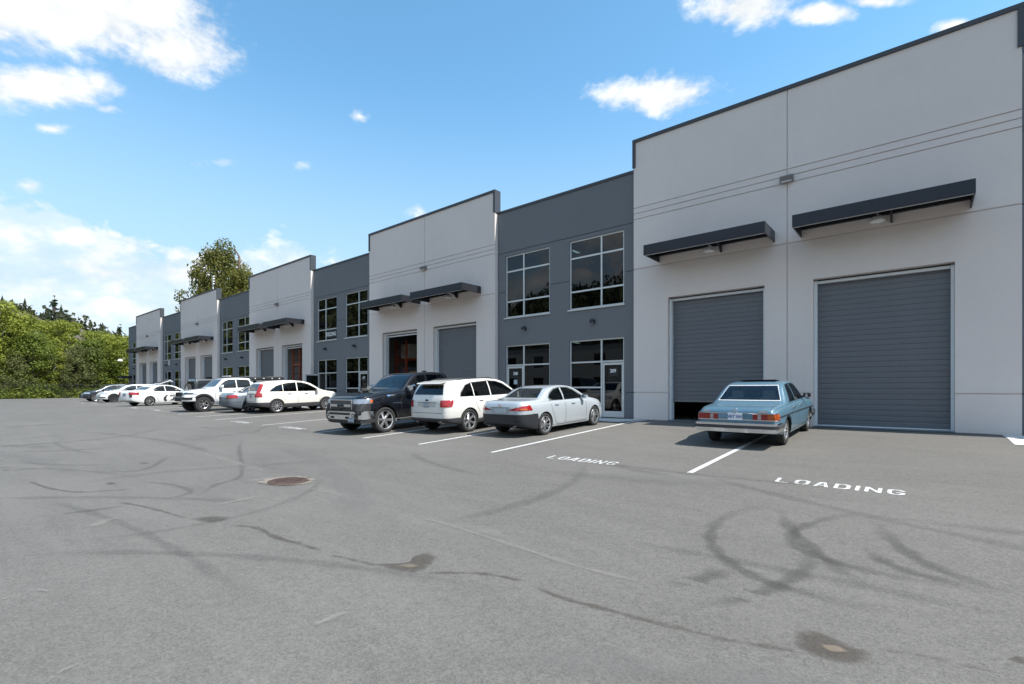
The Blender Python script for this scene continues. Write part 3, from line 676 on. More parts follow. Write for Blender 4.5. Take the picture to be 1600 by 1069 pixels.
# small notice between the lamps, and the white lamp on the far corner
bp(MB().box(-64.9+3.35-1.1, -64.9+3.35-.8, 16.66, 16.698, 3.75, 4.25), 'wall_notice', M_WHITE)
fl = MB(); fl.tube([(-79.0, 16.7, 5.0), (-79.0, 16.1, 5.1), (-79.0, 15.8, 4.95)], .04, 8); fo = bp(fl, 'corner_lamp', M_GREY, smooth=True)
o = link('shade', LAMP_DOME, fo); o.location = (-79.0, 15.75, 4.75); o.scale = (2, 2, 2)
bp(MB().box(-79.2, -77.6, 15.5, 16.69, 2.55, 2.85), 'entrance_hood', M_CANOPY)
# ------------------------------------------------------------ vehicles
def pchip(pts):
    x = np.array([p[0] for p in pts], float); y = np.array([p[1] for p in pts], float)
    h = np.diff(x); d = np.diff(y)/h; m = np.zeros(len(x))
    for i in range(1, len(x)-1):
        if d[i-1]*d[i] > 0: w1, w2 = 2*h[i]+h[i-1], h[i]+2*h[i-1]; m[i] = (w1+w2)/(w1/d[i-1]+w2/d[i])
    m[0], m[-1] = d[0], d[-1]
    def f(t):
        t = min(max(t, x[0]), x[-1]); i = min(max(int(np.searchsorted(x, t, 'right'))-1, 0), len(h)-1); s = (t-x[i])/h[i]
        return float((2*s**3-3*s*s+1)*y[i]+(s**3-2*s*s+s)*h[i]*m[i]+(-2*s**3+3*s*s)*y[i+1]+(s**3-s*s)*h[i]*m[i+1])
    return f
M_CARGLASS = glass_mat('car_glass', (.76, .82, .81), 1.7)
M_PRIV = glass_mat('privacy_glass', (.10, .11, .115), 1.55)
M_GLASSF = mat('far_car_glass', (.02, .025, .03), .04, spec=.8)
M_TYRE = mat('tyre_rubber', (.022, .022, .022), .85, var=.2, vscale=20)
M_RIM = mat('alloy_silver', (.62, .63, .64), .28, .85)
M_RIMD = mat('alloy_dark', (.06, .06, .065), .4, .6)
M_CHROME = mat('chrome', (.75, .76, .78), .12, 1.0)
M_WELL = mat('wheel_well', (.012, .012, .012), .9)
M_SEAM = mat('panel_gap', (.02, .02, .02), .8)
M_TRIM = mat('black_trim', (.022, .023, .025), .55)
M_CLAD = mat('grey_cladding', (.045, .046, .05), .65, var=.15)
M_RED = mat('red_lens', (.32, .010, .01), .15, coat=1.0)
M_AMBER = mat('amber_lens', (.50, .10, .012), .15, coat=1.0)
M_LENS = mat('clear_lens', (.55, .57, .6), .08, .6, coat=1.0)
M_HEADL = mat('shaded_lens', (.30, .32, .35), .08, .5, coat=1.0)
M_PLATE = mat('plate_white', (.62, .66, .7), .5)
M_PLATED = mat('plate_dim', (.22, .27, .33), .5)
M_SEAT = mat('seat_cloth', (.26, .25, .23), .9)
M_BLUEINK = mat('plate_ink', (.03, .06, .25), .5)
M_BRAKE = mat('brake_disc', (.16, .15, .14), .5, .5)
_wheels = {}
def wheel_meshes(Rw, tw, style):
    key = (round(Rw, 3), round(tw, 3), style)
    if key in _wheels: return _wheels[key]
    rr = Rw*{'classic': .60, 'offroad': .56, 'steel': .64}.get(style, .72)
    t = MB().lathe([(rr*.96, -tw*.42), (Rw*.86, -tw*.5), (Rw*.965, -tw*.44), (Rw, -tw*.3), (Rw, tw*.3), (Rw*.965, tw*.44), (Rw*.86, tw*.5), (rr, tw*.44), (rr*.96, tw*.40)], 40)
    if style == 'offroad':
        for k in range(36):
            a = 2*math.pi*k/36; c, s = math.cos(a), math.sin(a)
            for y0, y1, off in ((.18, .47, 0), (-.47, -.18, .5), (-.13, .13, .25)):
                a2 = a+off*2*math.pi/36; c, s = math.cos(a2), math.sin(a2); r0, r1, hw = Rw*.955, Rw*1.012, .022
                t.add([(r*c-q*s, y*tw, r*s+q*c) for r in (r0, r1) for y in (y0, y1) for q in (-hw, hw)], [(0, 1, 3, 2), (4, 6, 7, 5), (0, 4, 5, 1), (2, 3, 7, 6), (0, 2, 6, 4), (1, 5, 7, 3)])
    tm = t.mesh('tyre', M_TYRE, True, 30)
    b = MB(); yf = tw*.40
    b.lathe([(rr, tw*.43), (rr*.985, tw*.45), (rr*.93, tw*.42), (rr*.91, tw*.36)], 36)
    n, wid, split = {'five': (5, .30, 0), 'ten': (10, .17, 0), 'double': (5, .16, .17), 'six': (6, .30, 0), 'seven': (7, .24, 0), 'classic': (10, .2, 0), 'offroad': (6, .26, 0), 'steel': (12, .26, 0), 'aero': (10, .42, 0)}[style]
    for k in range(n):
        for q in ((-split, split) if split else (0,)):
            a = 2*math.pi*k/n+math.pi/2; c, s = math.cos(a), math.sin(a); r0, r1 = rr*.16, rr*.95; h0, h1 = rr*wid*.36, rr*wid*.62
            s0, s1 = q*rr*.35, q*rr*1.35
            pts = []
            for yy, inset in ((yf+.004, .6), (yf-.035, 1.0)):
                for r, hw, sh in ((r0, h0, s0), (r1, h1, s1)):
                    dip = -.02 if r == r0 else 0.
                    for e in (-hw*inset+sh, hw*inset+sh): pts.append((r*c-e*s, yy+dip, r*s+e*c))
            b.add(pts, [(0, 1, 3, 2), (4, 6, 7, 5), (0, 4, 5, 1), (2, 3, 7, 6), (0, 2, 6, 4), (1, 5, 7, 3)])
    b.lathe([(0, yf-.004), (rr*.13, yf-.006), (rr*.17, yf-.02), (rr*.19, yf-.06)], 18)
    rm = b.mesh('rim', M_RIMD if style in ('aero',) else M_RIM, True, 35)
    d = MB().lathe([(0, -.02), (rr*.68, -.02), (rr*.68, -.045), (0, -.045)], 28).mesh('brake_disc', M_BRAKE); 
    bk = MB().lathe([(0, -tw*.30), (rr*.88, -tw*.30), (rr*.905, tw*.36)], 28).mesh('rim_back', M_WELL)
    _wheels[key] = (tm, rm, d, bk); return _wheels[key]
CUTTERS = []
def boolean(o, cutter_mb, mats, op='DIFFERENCE'):
    me = cutter_mb.mesh('cutter', mats); c = bpy.data.objects.new('cutter', me); COL.objects.link(c)
    md = o.modifiers.new('cut', 'BOOLEAN'); md.operation = op; md.object = c; md.solver = 'EXACT'; md.material_mode = 'TRANSFER'; md.use_self = False
    dg = bpy.context.evaluated_depsgraph_get(); dg.update()
    new = bpy.data.meshes.new_from_object(o.evaluated_get(dg)); o.modifiers.clear(); old = o.data; o.data = new; bpy.data.meshes.remove(old)
    bpy.data.objects.remove(c); bpy.data.meshes.remove(me)
class Car:
    def __init__(s, name, label, spec, group=None):
        s.sp = sp = spec; s.root = empty(name); tag(s.root, label, sp['cat'], group or 'vehicles parked along the building')
        s.hw = sp['W']/2; s.L = sp['L']; s.top = pchip(sp['top']); s.sh = pchip(sp['sh']); s.bot = pchip(sp['bot']); s.wid = pchip(sp['wid']); s.tum = sp.get('tum', .42)
        s.x0 = sp['ro']+sp['wb']/2            # origin: middle of the wheelbase
        s.detail = sp.get('detail', 1); s.paint = sp['paint']
        s.body()
    def sec(s, x):
        w = s.hw*s.wid(x); zb, zs, zt = s.bot(x), s.sh(x), s.top(x); zs = min(zs, zt-.012); h = zt-zs; hs = zs-zb
        r = min(.085, .5*h); y8 = .93*w; yr = max(y8-s.tum*(h-r), .25*w)
        bul = s.sp.get('bulge', 1.0)
        return [(0, zb), (.6*w, zb), (.86*w, zb), (.945*w, zb+.02), (.975*w, zb+.08*hs+.02), (.99*w*bul, zb+.3*hs), (w, zb+.5*hs), (w, zb+.68*hs), (.992*w, zb+.82*hs), (.975*w, zs-.05*hs), (.955*w, zs-.008),
                (y8, zs+.004), ((y8+yr)/2+.02*min(1, h/.4), (zs+zt-r)/2), (yr, zt-r), (yr-.022, zt-.5*r), (yr-.065, zt-.2*r), (.72*yr-.02, zt-.07*r), (.4*yr, zt-.01*r), (0, zt)]
    def body(s):
        sp = s.sp; xs = set(np.linspace(0, s.L, int(s.L/.085)))
        for kx in ('top', 'sh', 'wid'): xs |= {p[0] for p in sp[kx]}
        xs = sorted(xs); xs = [x for i, x in enumerate(xs) if i == 0 or x-xs[i-1] > .012 or i == len(xs)-1]
        b = MB(); secs = [s.sec(x) for x in xs]; n = len(secs[0])
        for x, q in zip(xs, secs):
            b.v += [(x-s.x0, y, z) for y, z in q]+[(x-s.x0, -y, z) for y, z in q[1:-1]]
        m = 2*n-2
        ring = list(range(n))+[n+i for i in range(n-3, -1, -1)]      # round the section: left side up, right side down
        for i in range(len(xs)-1):
            for j in range(m):
                a, c = ring[j], ring[(j+1) % m]; b.f.append((i*m+a, i*m+c, (i+1)*m+c, (i+1)*m+a))
        b.f.append(tuple(ring)); b.f.append(tuple((len(xs)-1)*m+r for r in ring)); b.mi = [0]*len(b.f)
        me = b.mesh('body', s.paint, True, 38)
        bm = bmesh.new(); bm.from_mesh(me); s.bvh = BVHTree.FromBMesh(bm); bm.free()
        s.src = me.copy()
        o = s.bodyo = link('body', me, s.root)
        # wheel wells, cabin, bed and window openings
        Rw = sp['R']; c = MB()
        for xa in (sp['ro'], sp['ro']+sp['wb']):
            for sy in (-1, 1):
                y0, y1 = sy*(s.hw-.34), sy*(s.hw+.25); ra = Rw*sp.get('arch', 1.13)
                c.lathe([(0, y0), (ra, y0), (ra, y1), (0, y1)], 40, 'y', c=(xa-s.x0, 0, Rw*1.0))
        boolean(o, c, M_WELL)
        if 'bed' in sp:
            x0, x1, yb, zb = sp['bed']; boolean(o, MB().box(x0-s.x0, x1-s.x0, -yb, yb, zb, 3), M_TRIM)
        if s.detail > 1:
            xa, xb = sp['cabin']; c = MB(); st = np.linspace(xa, xb, 14); zf = sp.get('floor', .42); q = []
            for x in st:
                w = s.hw*s.wid(x); zs, zt = s.sh(x), s.top(x); h = max(zt-zs-.055, .015); y8 = .93*w-.055
                yr = max(.93*w-s.tum*(zt-zs-.05)-.06, .2)
                q.append([(-.8*w, zf), (.8*w, zf), (y8, zs-.05), (yr, zs+h-.03), (yr-.07, zs+h), (-yr+.07, zs+h), (-yr, zs+h-.03), (-y8, zs-.05)])
            c.v = [(x-s.x0, y, z) for x, p in zip(st, q) for y, z in p]; m = 8
            c.f = [(i*m+j, i*m+(j+1) % m, (i+1)*m+(j+1) % m, (i+1)*m+j) for i in range(len(st)-1) for j in range(m)]+[tuple(range(m)), tuple((len(st)-1)*m+j for j in range(m))]; c.mi = [0]*len(c.f)
            boolean(o, c, M_SEAT)
            c = MB()
            for p in sp['side']: c.prism([(x-s.x0, z) for x, z in p], 'y', -1.6, 1.6)
            boolean(o, c, M_TRIM)
            xm = (xa+xb)/2-s.x0; 
            boolean(o, MB().prism(s.mirror(sp['front']), 'x', xm, s.L), M_TRIM)
            if 'rear' in sp: boolean(o, MB().prism(s.mirror(sp['rear']), 'x', xm-.2, -s.x0-1), M_TRIM)
        o.data.shade_smooth(); o.data.set_sharp_from_angle(angle=R(38))
        G = M_CARGLASS if s.detail > 1 else M_GLASSF; GS = sp.get('sideglass', G); GR = sp.get('rearglass', G)
        for i, p in enumerate(sp['side']):
            for sy in (-1, 1): s.patch('window', s.grow(p, .012), 'side', sy, (GS if i else sp.get('sideglass0', GS)) if s.detail > 1 else G, .004)
        s.patch('windscreen', s.grow(s.mirror(sp['front']), .012), 'front', 1, G, .004)
        if 'rear' in sp: s.patch('rear_window', s.grow(s.mirror(sp['rear']), .012), 'rear', 1, GR if s.detail > 1 else G, .004)
        s.wheels()
        if s.detail > 1: s.seats()
    def mirror(s, half): return [(y, z) for y, z in half]+[(-y, z) for y, z in reversed(half)]
    def grow(s, poly, d):
        n = len(poly); cx = sum(p[0] for p in poly)/n; cz = sum(p[1] for p in poly)/n; out = []
        ar = sum(poly[i][0]*poly[(i+1) % n][1]-poly[(i+1) % n][0]*poly[i][1] for i in range(n)); sg = 1 if ar > 0 else -1
        for i in range(n):
            p0, p1, p2 = (np.array(poly[k % n], float) for k in (i-1, i, i+1)); e1 = (p1-p0)/(np.linalg.norm(p1-p0)+1e-9); e2 = (p2-p1)/(np.linalg.norm(p2-p1)+1e-9)
            n1 = np.array((e1[1], -e1[0]))*sg; n2 = np.array((e2[1], -e2[0]))*sg; bb = n1+n2; l = np.linalg.norm(bb); bb = bb/l if l > 1e-6 else n1
            out.append(tuple(p1+bb*d/max(.4, bb.dot(n1))))
        return out
    def patch(s, name, poly, view, sy, mt, off=.004, parent=None, grid=.09, label=None):
        """sheet of the given outline (seen from the side, front, rear or top) laid on the body"""
        bm = bmesh.new(); P = []
        for u, v in poly:
            P.append({'side': (u-s.x0, 0, v), 'front': (0, u, v), 'rear': (0, u, v), 'top': (u-s.x0, v, 0)}[view])
        bm.faces.new([bm.verts.new(p) for p in P])
        ax = {'side': (0, 2), 'front': (1, 2), 'rear': (1, 2), 'top': (0, 1)}[view]
        for a in ax:
            vals = [v.co[a] for v in bm.verts]; t = min(vals)+grid
            while t < max(vals)-.01:
                no = [0, 0, 0]; no[a] = 1; co = [0, 0, 0]; co[a] = t
                bmesh.ops.bisect_plane(bm, geom=bm.verts[:]+bm.edges[:]+bm.faces[:], plane_co=co, plane_no=no); t += grid
        dr = {'side': Vector((0, -sy, 0)), 'front': Vector((-1, 0, 0)), 'rear': Vector((1, 0, 0)), 'top': Vector((0, 0, -1))}[view]
        for v in bm.verts:
            st = v.co-dr*6; h, nn, _, _ = s.bvh.ray_cast(st, dr)
            if h is None: h, nn, _, _ = s.bvh.find_nearest(v.co-dr*s.hw)
            if nn.dot(dr) > 0: nn = -nn
            v.co = h+(nn*.6-dr*.4)*off
        bmesh.ops.recalc_face_normals(bm, faces=bm.faces[:])
        for f in bm.faces:
            if f.normal.dot(dr) > 0: f.normal_flip()
        me = bpy.data.meshes.new(name); bm.to_mesh(me); bm.free(); me.materials.append(mt); me.shade_smooth()
        o = link(name, me, parent or s.root)
        if label: o['label'] = label
        return o
    def strip(s, name, line, view, sy, w, mt, off=.003):
        L, Rr = [], []; n = len(line)
        for i, p in enumerate(line):
            a = np.array(line[max(i-1, 0)], float); c = np.array(line[min(i+1, n-1)], float); t = (c-a)/(np.linalg.norm(c-a)+1e-9); nn = np.array((-t[1], t[0]))*w/2
            L.append(tuple(np.array(p)+nn)); Rr.append(tuple(np.array(p)-nn))
        return s.patch(name, L+Rr[::-1], view, sy, mt, off)
    def slice(s, name, planes, mt, off=.006, parent=None, label=None):
        """the part of the skin on the inner side of every plane (nx, ny, nz, d), pushed out a little"""
        bm = bmesh.new(); bm.from_mesh(s.src)
        for nx, ny, nz, d in planes:
            no = Vector((nx, ny, nz)); l = no.length; d2 = d-nx*s.x0*-1 if False else d-nx*s.x0
            bmesh.ops.bisect_plane(bm, geom=bm.verts[:]+bm.edges[:]+bm.faces[:], plane_co=no*(d2/l/l), plane_no=no, clear_outer=True)
        bm.normal_update()
        for v in bm.verts: v.co += v.normal*off
        me = bpy.data.meshes.new(name); bm.to_mesh(me); bm.free(); me.materials.clear(); me.materials.append(mt)
        me.shade_smooth(); me.set_sharp_from_angle(angle=R(38))
        if not len(me.polygons): return None
        o = link(name, me, parent or s.root)
        if label: o['label'] = label
        return o
    def pair(s, name, fn):
        for sy in (-1, 1): fn(sy)
    def wheels(s):
        sp = s.sp; tm, rm, d, bk = wheel_meshes(sp['R'], sp['tw'], sp['rim'])
        for xa in (sp['ro'], sp['ro']+sp['wb']):
            for sy in (-1, 1):
                w = empty('wheel'); w.parent = s.root; w.location = (xa-s.x0, sy*(s.hw-sp['tw']/2-sp.get('inset', .03)), sp['R']); w.rotation_euler = (0, random.uniform(0, 1), 0 if sy > 0 else math.pi)
                for nm, me in (('tyre', tm), ('rim', rm), ('brake_disc', d), ('rim_back', bk)): link(nm, me, w)
    def box(s, name, x0, x1, y0, y1, z0, z1, mt, bev=.0, label=None):
        me = MB().box(x0-s.x0, x1-s.x0, y0, y1, z0, z1).mesh(name, mt)
        if bev:
            bm = bmesh.new(); bm.from_mesh(me); bmesh.ops.bevel(bm, geom=bm.edges[:], offset=bev, segments=2, affect='EDGES', profile=.6); bm.to_mesh(me); bm.free(); me.shade_smooth(); me.set_sharp_from_angle(angle=R(40))
        o = link(name, me, s.root)
        if label: o['label'] = label
        return o
    def seats(s):
        sp = s.sp; xa, xb = sp['cabin']; H = sp['H']; f = sp.get('floor', .42)
        xf = xb-(1.45 if not sp.get('truck') else 1.55)
        for y in (-.36, .36):
            b = MB(); b.prism([(xf-.05-s.x0, f+.05), (xf+.5-s.x0, f+.08), (xf+.5-s.x0, f+.22), (xf+.05-s.x0, f+.2), (xf-.16-s.x0, H-.42), (xf-.28-s.x0, H-.42)], 'y', y-.24, y+.24)
            b.prism([(xf-.18-s.x0, H-.41), (xf-.27-s.x0, H-.41), (xf-.29-s.x0, H-.22), (xf-.21-s.x0, H-.22)], 'y', y-.13, y+.13); link('seat', b.mesh('seat', M_SEAT), s.root)
        xr = xa+.35
        b = MB(); b.prism([(xr-.05-s.x0, f+.05), (xr+.5-s.x0, f+.08), (xr+.5-s.x0, f+.2), (xr+.05-s.x0, f+.2), (xr-.14-s.x0, H-.5), (xr-.24-s.x0, H-.5)], 'y', -.62, .62)
        for y in (-.38, .38): b.prism([(xr-.16-s.x0, H-.5), (xr-.24-s.x0, H-.5), (xr-.25-s.x0, H-.36), (xr-.18-s.x0, H-.36)], 'y', y-.12, y+.12)
        link('rear_seat', b.mesh('rear_seat', M_SEAT), s.root)
        sw = MB(); 
        path = [(xf+.62-s.x0+.08*math.sin(t)*.4, .36+.18*math.cos(t), H-.58+.18*math.sin(t)) for t in np.linspace(0, 2*math.pi, 17)]; sw.tube(path, .016, 6, cap=False); link('steering_wheel', sw.mesh('steering_wheel', M_BLACK, True), s.root)
    def mirrors(s, x, z, mt, sz=(.10, .2, .13)):
        a, bq, c = sz
        for sy in (-1, 1):
            y0 = s.hw*.90; b = MB(); pts = []
            for yy, k in ((y0+.05, .7), (y0+.09, 1), (y0+.05+bq*.75, 1), (y0+.05+bq, .6)):
                pts.append([(x-s.x0-a*.5*k, sy*yy, z-c*.5*k), (x-s.x0+a*.7*k, sy*yy, z-c*.4*k), (x-s.x0+a*.7*k, sy*yy, z+c*.35*k), (x-s.x0-a*.5*k, sy*yy, z+c*.5*k)])
            v = [p for r in pts for p in r]; f = [(i*4+j, i*4+(j+1) % 4, (i+1)*4+(j+1) % 4, (i+1)*4+j) for i in range(3) for j in range(4)]+[(0, 1, 2, 3), (15, 14, 13, 12)]
            b.add(v, f); b.tube([(x-s.x0+.02, sy*(y0-.03), z-c*.4), (x-s.x0, sy*(y0+.07), z-c*.2)], .025, 6)
            m = link('mirror', b.mesh('mirror', mt, True, 50), s.root)
            link('mirror_glass', MB().box(x-s.x0-a*.5-.004, x-s.x0-a*.5-.001, min(sy*(y0+.1), sy*(y0+.03+bq*.75)), max(sy*(y0+.1), sy*(y0+.03+bq*.75)), z-c*.38, z+c*.38).mesh('mirror_glass', M_CHROME), m)
    def handles(s, spots, mt):
        for x, z in spots:
            for sy in (-1, 1):
                h, nn, _, _ = s.bvh.ray_cast(Vector((x-s.x0, sy*4, z)), Vector((0, -sy, 0)))
                if h is None: continue
                y = h.y; b = MB(); b.tube([(x-s.x0-.10, y-sy*.01, z), (x-s.x0-.085, y+sy*.022, z+.003), (x-s.x0+.07, y+sy*.024, z+.003), (x-s.x0+.09, y-sy*.01, z)], [.014, .015, .015, .012], 8)
                link('door_handle', b.mesh('door_handle', mt, True), s.root)
    def seams(s, lines, w=.011):
        for ln in lines:
            for sy in (-1, 1): s.strip('panel_gap', ln, 'side', sy, w, M_SEAM, .0025)
    def plate(s, x, z, rear, txt=None, w=.30, h=.15, mt=None, ink=None, y=0):
        d = -1 if rear else 1
        o = s.box('licence_plate', min(x, x+d*.01), max(x, x+d*.01), y-w/2, y+w/2, z-h/2, z+h/2, mt or M_PLATE)
        if txt:
            t = link('plate_characters', text_mesh(txt, h*.62, ink or M_BLUEINK, .002, .002, .85), o); t.rotation_euler = (0, 0, R(-90) if rear else R(90)); t.location = (x-s.x0+d*.013, y, z-.005)
        return o
    def place(s, X, Y_rear, heading, k=1.0):
        """rear axle over (X, Y); heading 90 = nose to the wall"""
        a = R(heading); wb = s.sp['wb']*k; f2 = Vector((math.cos(a), math.sin(a), 0)); r = Vector((X, Y_rear, gz(X, Y_rear))); fx, fy = X+f2.x*wb, Y_rear+f2.y*wb; f = Vector((fx, fy, gz(fx, fy)))
        fw = (f-r).normalized(); lf = Vector((0, 0, 1)).cross(fw).normalized(); up = fw.cross(lf); mid = (r+f)/2
        M = Matrix(((fw.x, lf.x, up.x), (fw.y, lf.y, up.y), (fw.z, lf.z, up.z))).to_4x4(); M = M @ Matrix.Scale(k, 4); M.translation = mid; s.root.matrix_world = M
    def cut_boxes(s): pass

def scale_spec(sp, **kw):
    d = dict(sp); d.update(kw); return d

# --- old blue saloon -------------------------------------------------
P_BLUE = paint_mat('faded_blue_paint', (.085, .175, .24), .15, .45, .55)
W = dict(cat='car', L=4.55, W=1.786, H=1.438, ro=.97, wb=2.795, R=.315, tw=.19, rim='classic', paint=P_BLUE, detail=2, tum=.40, arch=1.10, inset=.05,
    top=[(0, .80), (.05, .875), (.25, .915), (.95, .945), (1.03, .962), (1.58, 1.36), (1.78, 1.412), (2.2, 1.432), (2.62, 1.41), (2.80, 1.365), (3.30, 1.0), (3.42, .965), (4.2, .90), (4.48, .83), (4.55, .62)],
    sh=[(0, .79), (.3, .86), (1.0, .89), (3.3, .905), (3.5, .885), (4.3, .82), (4.55, .6)], bot=[(0, .40), (.4, .30), (.9, .22), (3.9, .22), (4.3, .26), (4.55, .36)],
    wid=[(0, .90), (.12, .945), (.6, .98), (1.5, 1), (3.2, 1), (4.0, .985), (4.4, .96), (4.55, .93)], cabin=(1.12, 3.28),
    side=[[(1.50, .975), (1.52, 1.03), (1.80, 1.335), (2.12, 1.355), (2.12, .975)], [(2.20, .975), (2.20, 1.355), (2.62, 1.345), (2.80, 1.29), (3.10, 1.03), (3.10, .975)]],
    front=[(.66, 1.05), (.54, 1.34)], rear=[(.68, 1.015), (.545, 1.325)])
def build_saloon():
    c = Car('blue_saloon', 'old light blue saloon car parked before the nearest roller doors', W)
    s = c
    for sy in (-1, 1):
        c.slice('tail_light', [(1, 0, 0, .16), (0, 0, 1, .775), (0, 0, -1, -.645), (0, -sy, 0, -.37)], M_RED, .012)
        c.slice('indicator', [(1, 0, 0, .20), (0, 0, 1, .772), (0, 0, -1, -.648), (0, -sy, 0, -.67)], M_AMBER if sy < 0 else M_RED, .018)
        c.slice('reversing_lamp', [(1, 0, 0, .05), (0, 0, 1, .768), (0, 0, -1, -.652), (0, -sy, 0, -.47), (0, sy, 0, .54)], M_LENS, .018)
        for k in range(4): c.slice('lens_rib', [(1, 0, 0, .16), (0, 0, 1, .672+k*.030), (0, 0, -1, -.664-k*.030), (0, -sy, 0, -.37)], mat('dark_red_rib', (.12, .006, .006), .3), .024)
        for z in (.638, .782): c.slice('chrome_strip', [(1, 0, 0, .18), (0, 0, 1, z+.008), (0, 0, -1, -z+.008), (0, -sy, 0, -.36)], M_CHROME, .02)
    c.slice('rear_trim_strip', [(1, 0, 0, .07), (0, 0, 1, .79), (0, 0, -1, -.776)], M_CHROME, .012)
    c.slice('rear_trim_strip', [(1, 0, 0, .07), (0, 0, 1, .652), (0, 0, -1, -.632)], M_CHROME, .010)
    # bumper with a chrome top and a rubber band
    def bump(x0, x1, sgn):
        for nm, z0, z1, o, mt in (('bumper', .37, .575, 0, M_CHROME), ('bumper_rubber', .44, .545, .012, M_CLAD)):
            pts = [(0, .80), (.0, -.80)]; hw = s.hw
            outl = [(x0, hw*.99+o), (x1-sgn*.05, hw*.985+o), (x1+sgn*o, hw*.90), (x1+sgn*(o+.03), 0), (x1+sgn*o, -hw*.90), (x1-sgn*.05, -hw*.985-o), (x0, -hw*.99-o), (x0, -hw*.93), (x1-sgn*.09, -hw*.86), (x1-sgn*.09, hw*.86), (x0, hw*.93)]
            me = MB().prism([(a-s.x0, b) for a, b in outl], 'z', z0, z1).mesh(nm, mt); bm = bmesh.new(); bm.from_mesh(me); bmesh.ops.bevel(bm, geom=[e for e in bm.edges if len(e.link_faces) == 2 and abs(e.calc_face_angle(0)) > .9], offset=.018, segments=2, affect='EDGES'); bm.to_mesh(me); bm.free(); me.shade_smooth(); me.set_sharp_from_angle(angle=R(35)); link(nm, me, s.root)
    bump(.55, -.10, -1); bump(4.0, 4.64, 1)
    c.plate(-.012, .71, True, 'VRT 34V', .305, .155)
    for sy in (-1, 1):
        c.strip('window_trim', [(1.46, .962), (3.14, .962)], 'side', sy, .016, M_CHROME, .008)
        c.strip('window_trim', [(1.47, .97), (1.49, 1.05), (1.78, 1.352), (2.16, 1.372), (2.62, 1.36), (2.82, 1.3), (3.15, 1.0)], 'side', sy, .014, M_CHROME, .008)
        c.strip('rubbing_strip', [(.22, .70), (.60, .705), (1.5, .71), (3.4, .69), (4.35, .66)], 'side', sy, .026, M_TRIM, .012)
        c.strip('arch_trim', [(.97+.37*math.cos(t), .315+.37*math.sin(t)) for t in np.linspace(.25, math.pi-.25, 14)], 'side', sy, .022, M_CHROME, .006)
        c.strip('arch_trim', [(3.765+.37*math.cos(t), .315+.37*math.sin(t)) for t in np.linspace(.25, math.pi-.25, 14)], 'side', sy, .022, M_CHROME, .006)
    for ln in ([(.70, 1.0), (.562, 1.343)], [(.562, 1.343), (-.562, 1.343)], [(-.562, 1.343), (-.70, 1.0)], [(-.70, 1.0), (.70, 1.0)]): c.strip('rear_window_trim', ln, 'rear', 1, .017, M_BRIGHT, .010)
    c.seams([[(2.16, .96), (2.16, .32)], [(1.46, .96), (1.40, .75), (1.34, .6)], [(3.2, .95), (3.22, .35)], [(1.36, .31), (3.22, .31)]])
    c.strip('panel_gap', [(.98, -.68), (.10, -.72), (.05, -.72)], 'top', 1, .01, M_SEAM); c.strip('panel_gap', [(.98, .68), (.10, .72), (.05, .72)], 'top', 1, .01, M_SEAM)
    c.handles([(1.62, .83), (2.42, .83)], M_CHROME); c.mirrors(2.98, 1.03, M_TRIM, (.08, .17, .12))
    # tilted sunroof panel
    b = MB().add([(1.95-s.x0, -.42, 1.462), (1.95-s.x0, .42, 1.462), (2.42-s.x0, .42, 1.424), (2.42-s.x0, -.42, 1.424), (1.95-s.x0, -.42, 1.474), (1.95-s.x0, .42, 1.474), (2.42-s.x0, .42, 1.438), (2.42-s.x0, -.42, 1.438)], [(3, 2, 1, 0), (4, 5, 6, 7), (0, 1, 5, 4), (1, 2, 6, 5), (2, 3, 7, 6), (3, 0, 4, 7)])
    link('sunroof', b.mesh('sunroof', M_TRIM), c.root)
    # three-pointed badge in a ring, and the letters on the boot lid
    bd = MB(); xx = .012-s.x0; bd.tube([(xx-.03, .055*math.cos(t), .85+.055*math.sin(t)) for t in np.linspace(0, 2*math.pi, 25)], .007, 6, cap=False)
    for k in range(3):
        t = math.pi/2+k*2*math.pi/3; bd.prism([(.010*math.cos(t+1.57), .85+.010*math.sin(t+1.57)), (.053*math.cos(t), .85+.053*math.sin(t)), (.010*math.cos(t-1.57), .85+.010*math.sin(t-1.57))], 'x', xx-.036, xx-.024)
    link('badge', bd.mesh('badge', M_CHROME), c.root)
    for tx, y in (('300 D', .62), ('DIESEL', -.58)):
        t = link('boot_lettering', text_mesh(tx, .062, M_CHROME, .006, .003), c.root); t.rotation_euler = (R(0), 0, R(-90)); t.location = (-s.x0-.004, y, .832)
    c.place(-3.14, 12.25, 90, .965)
build_saloon()

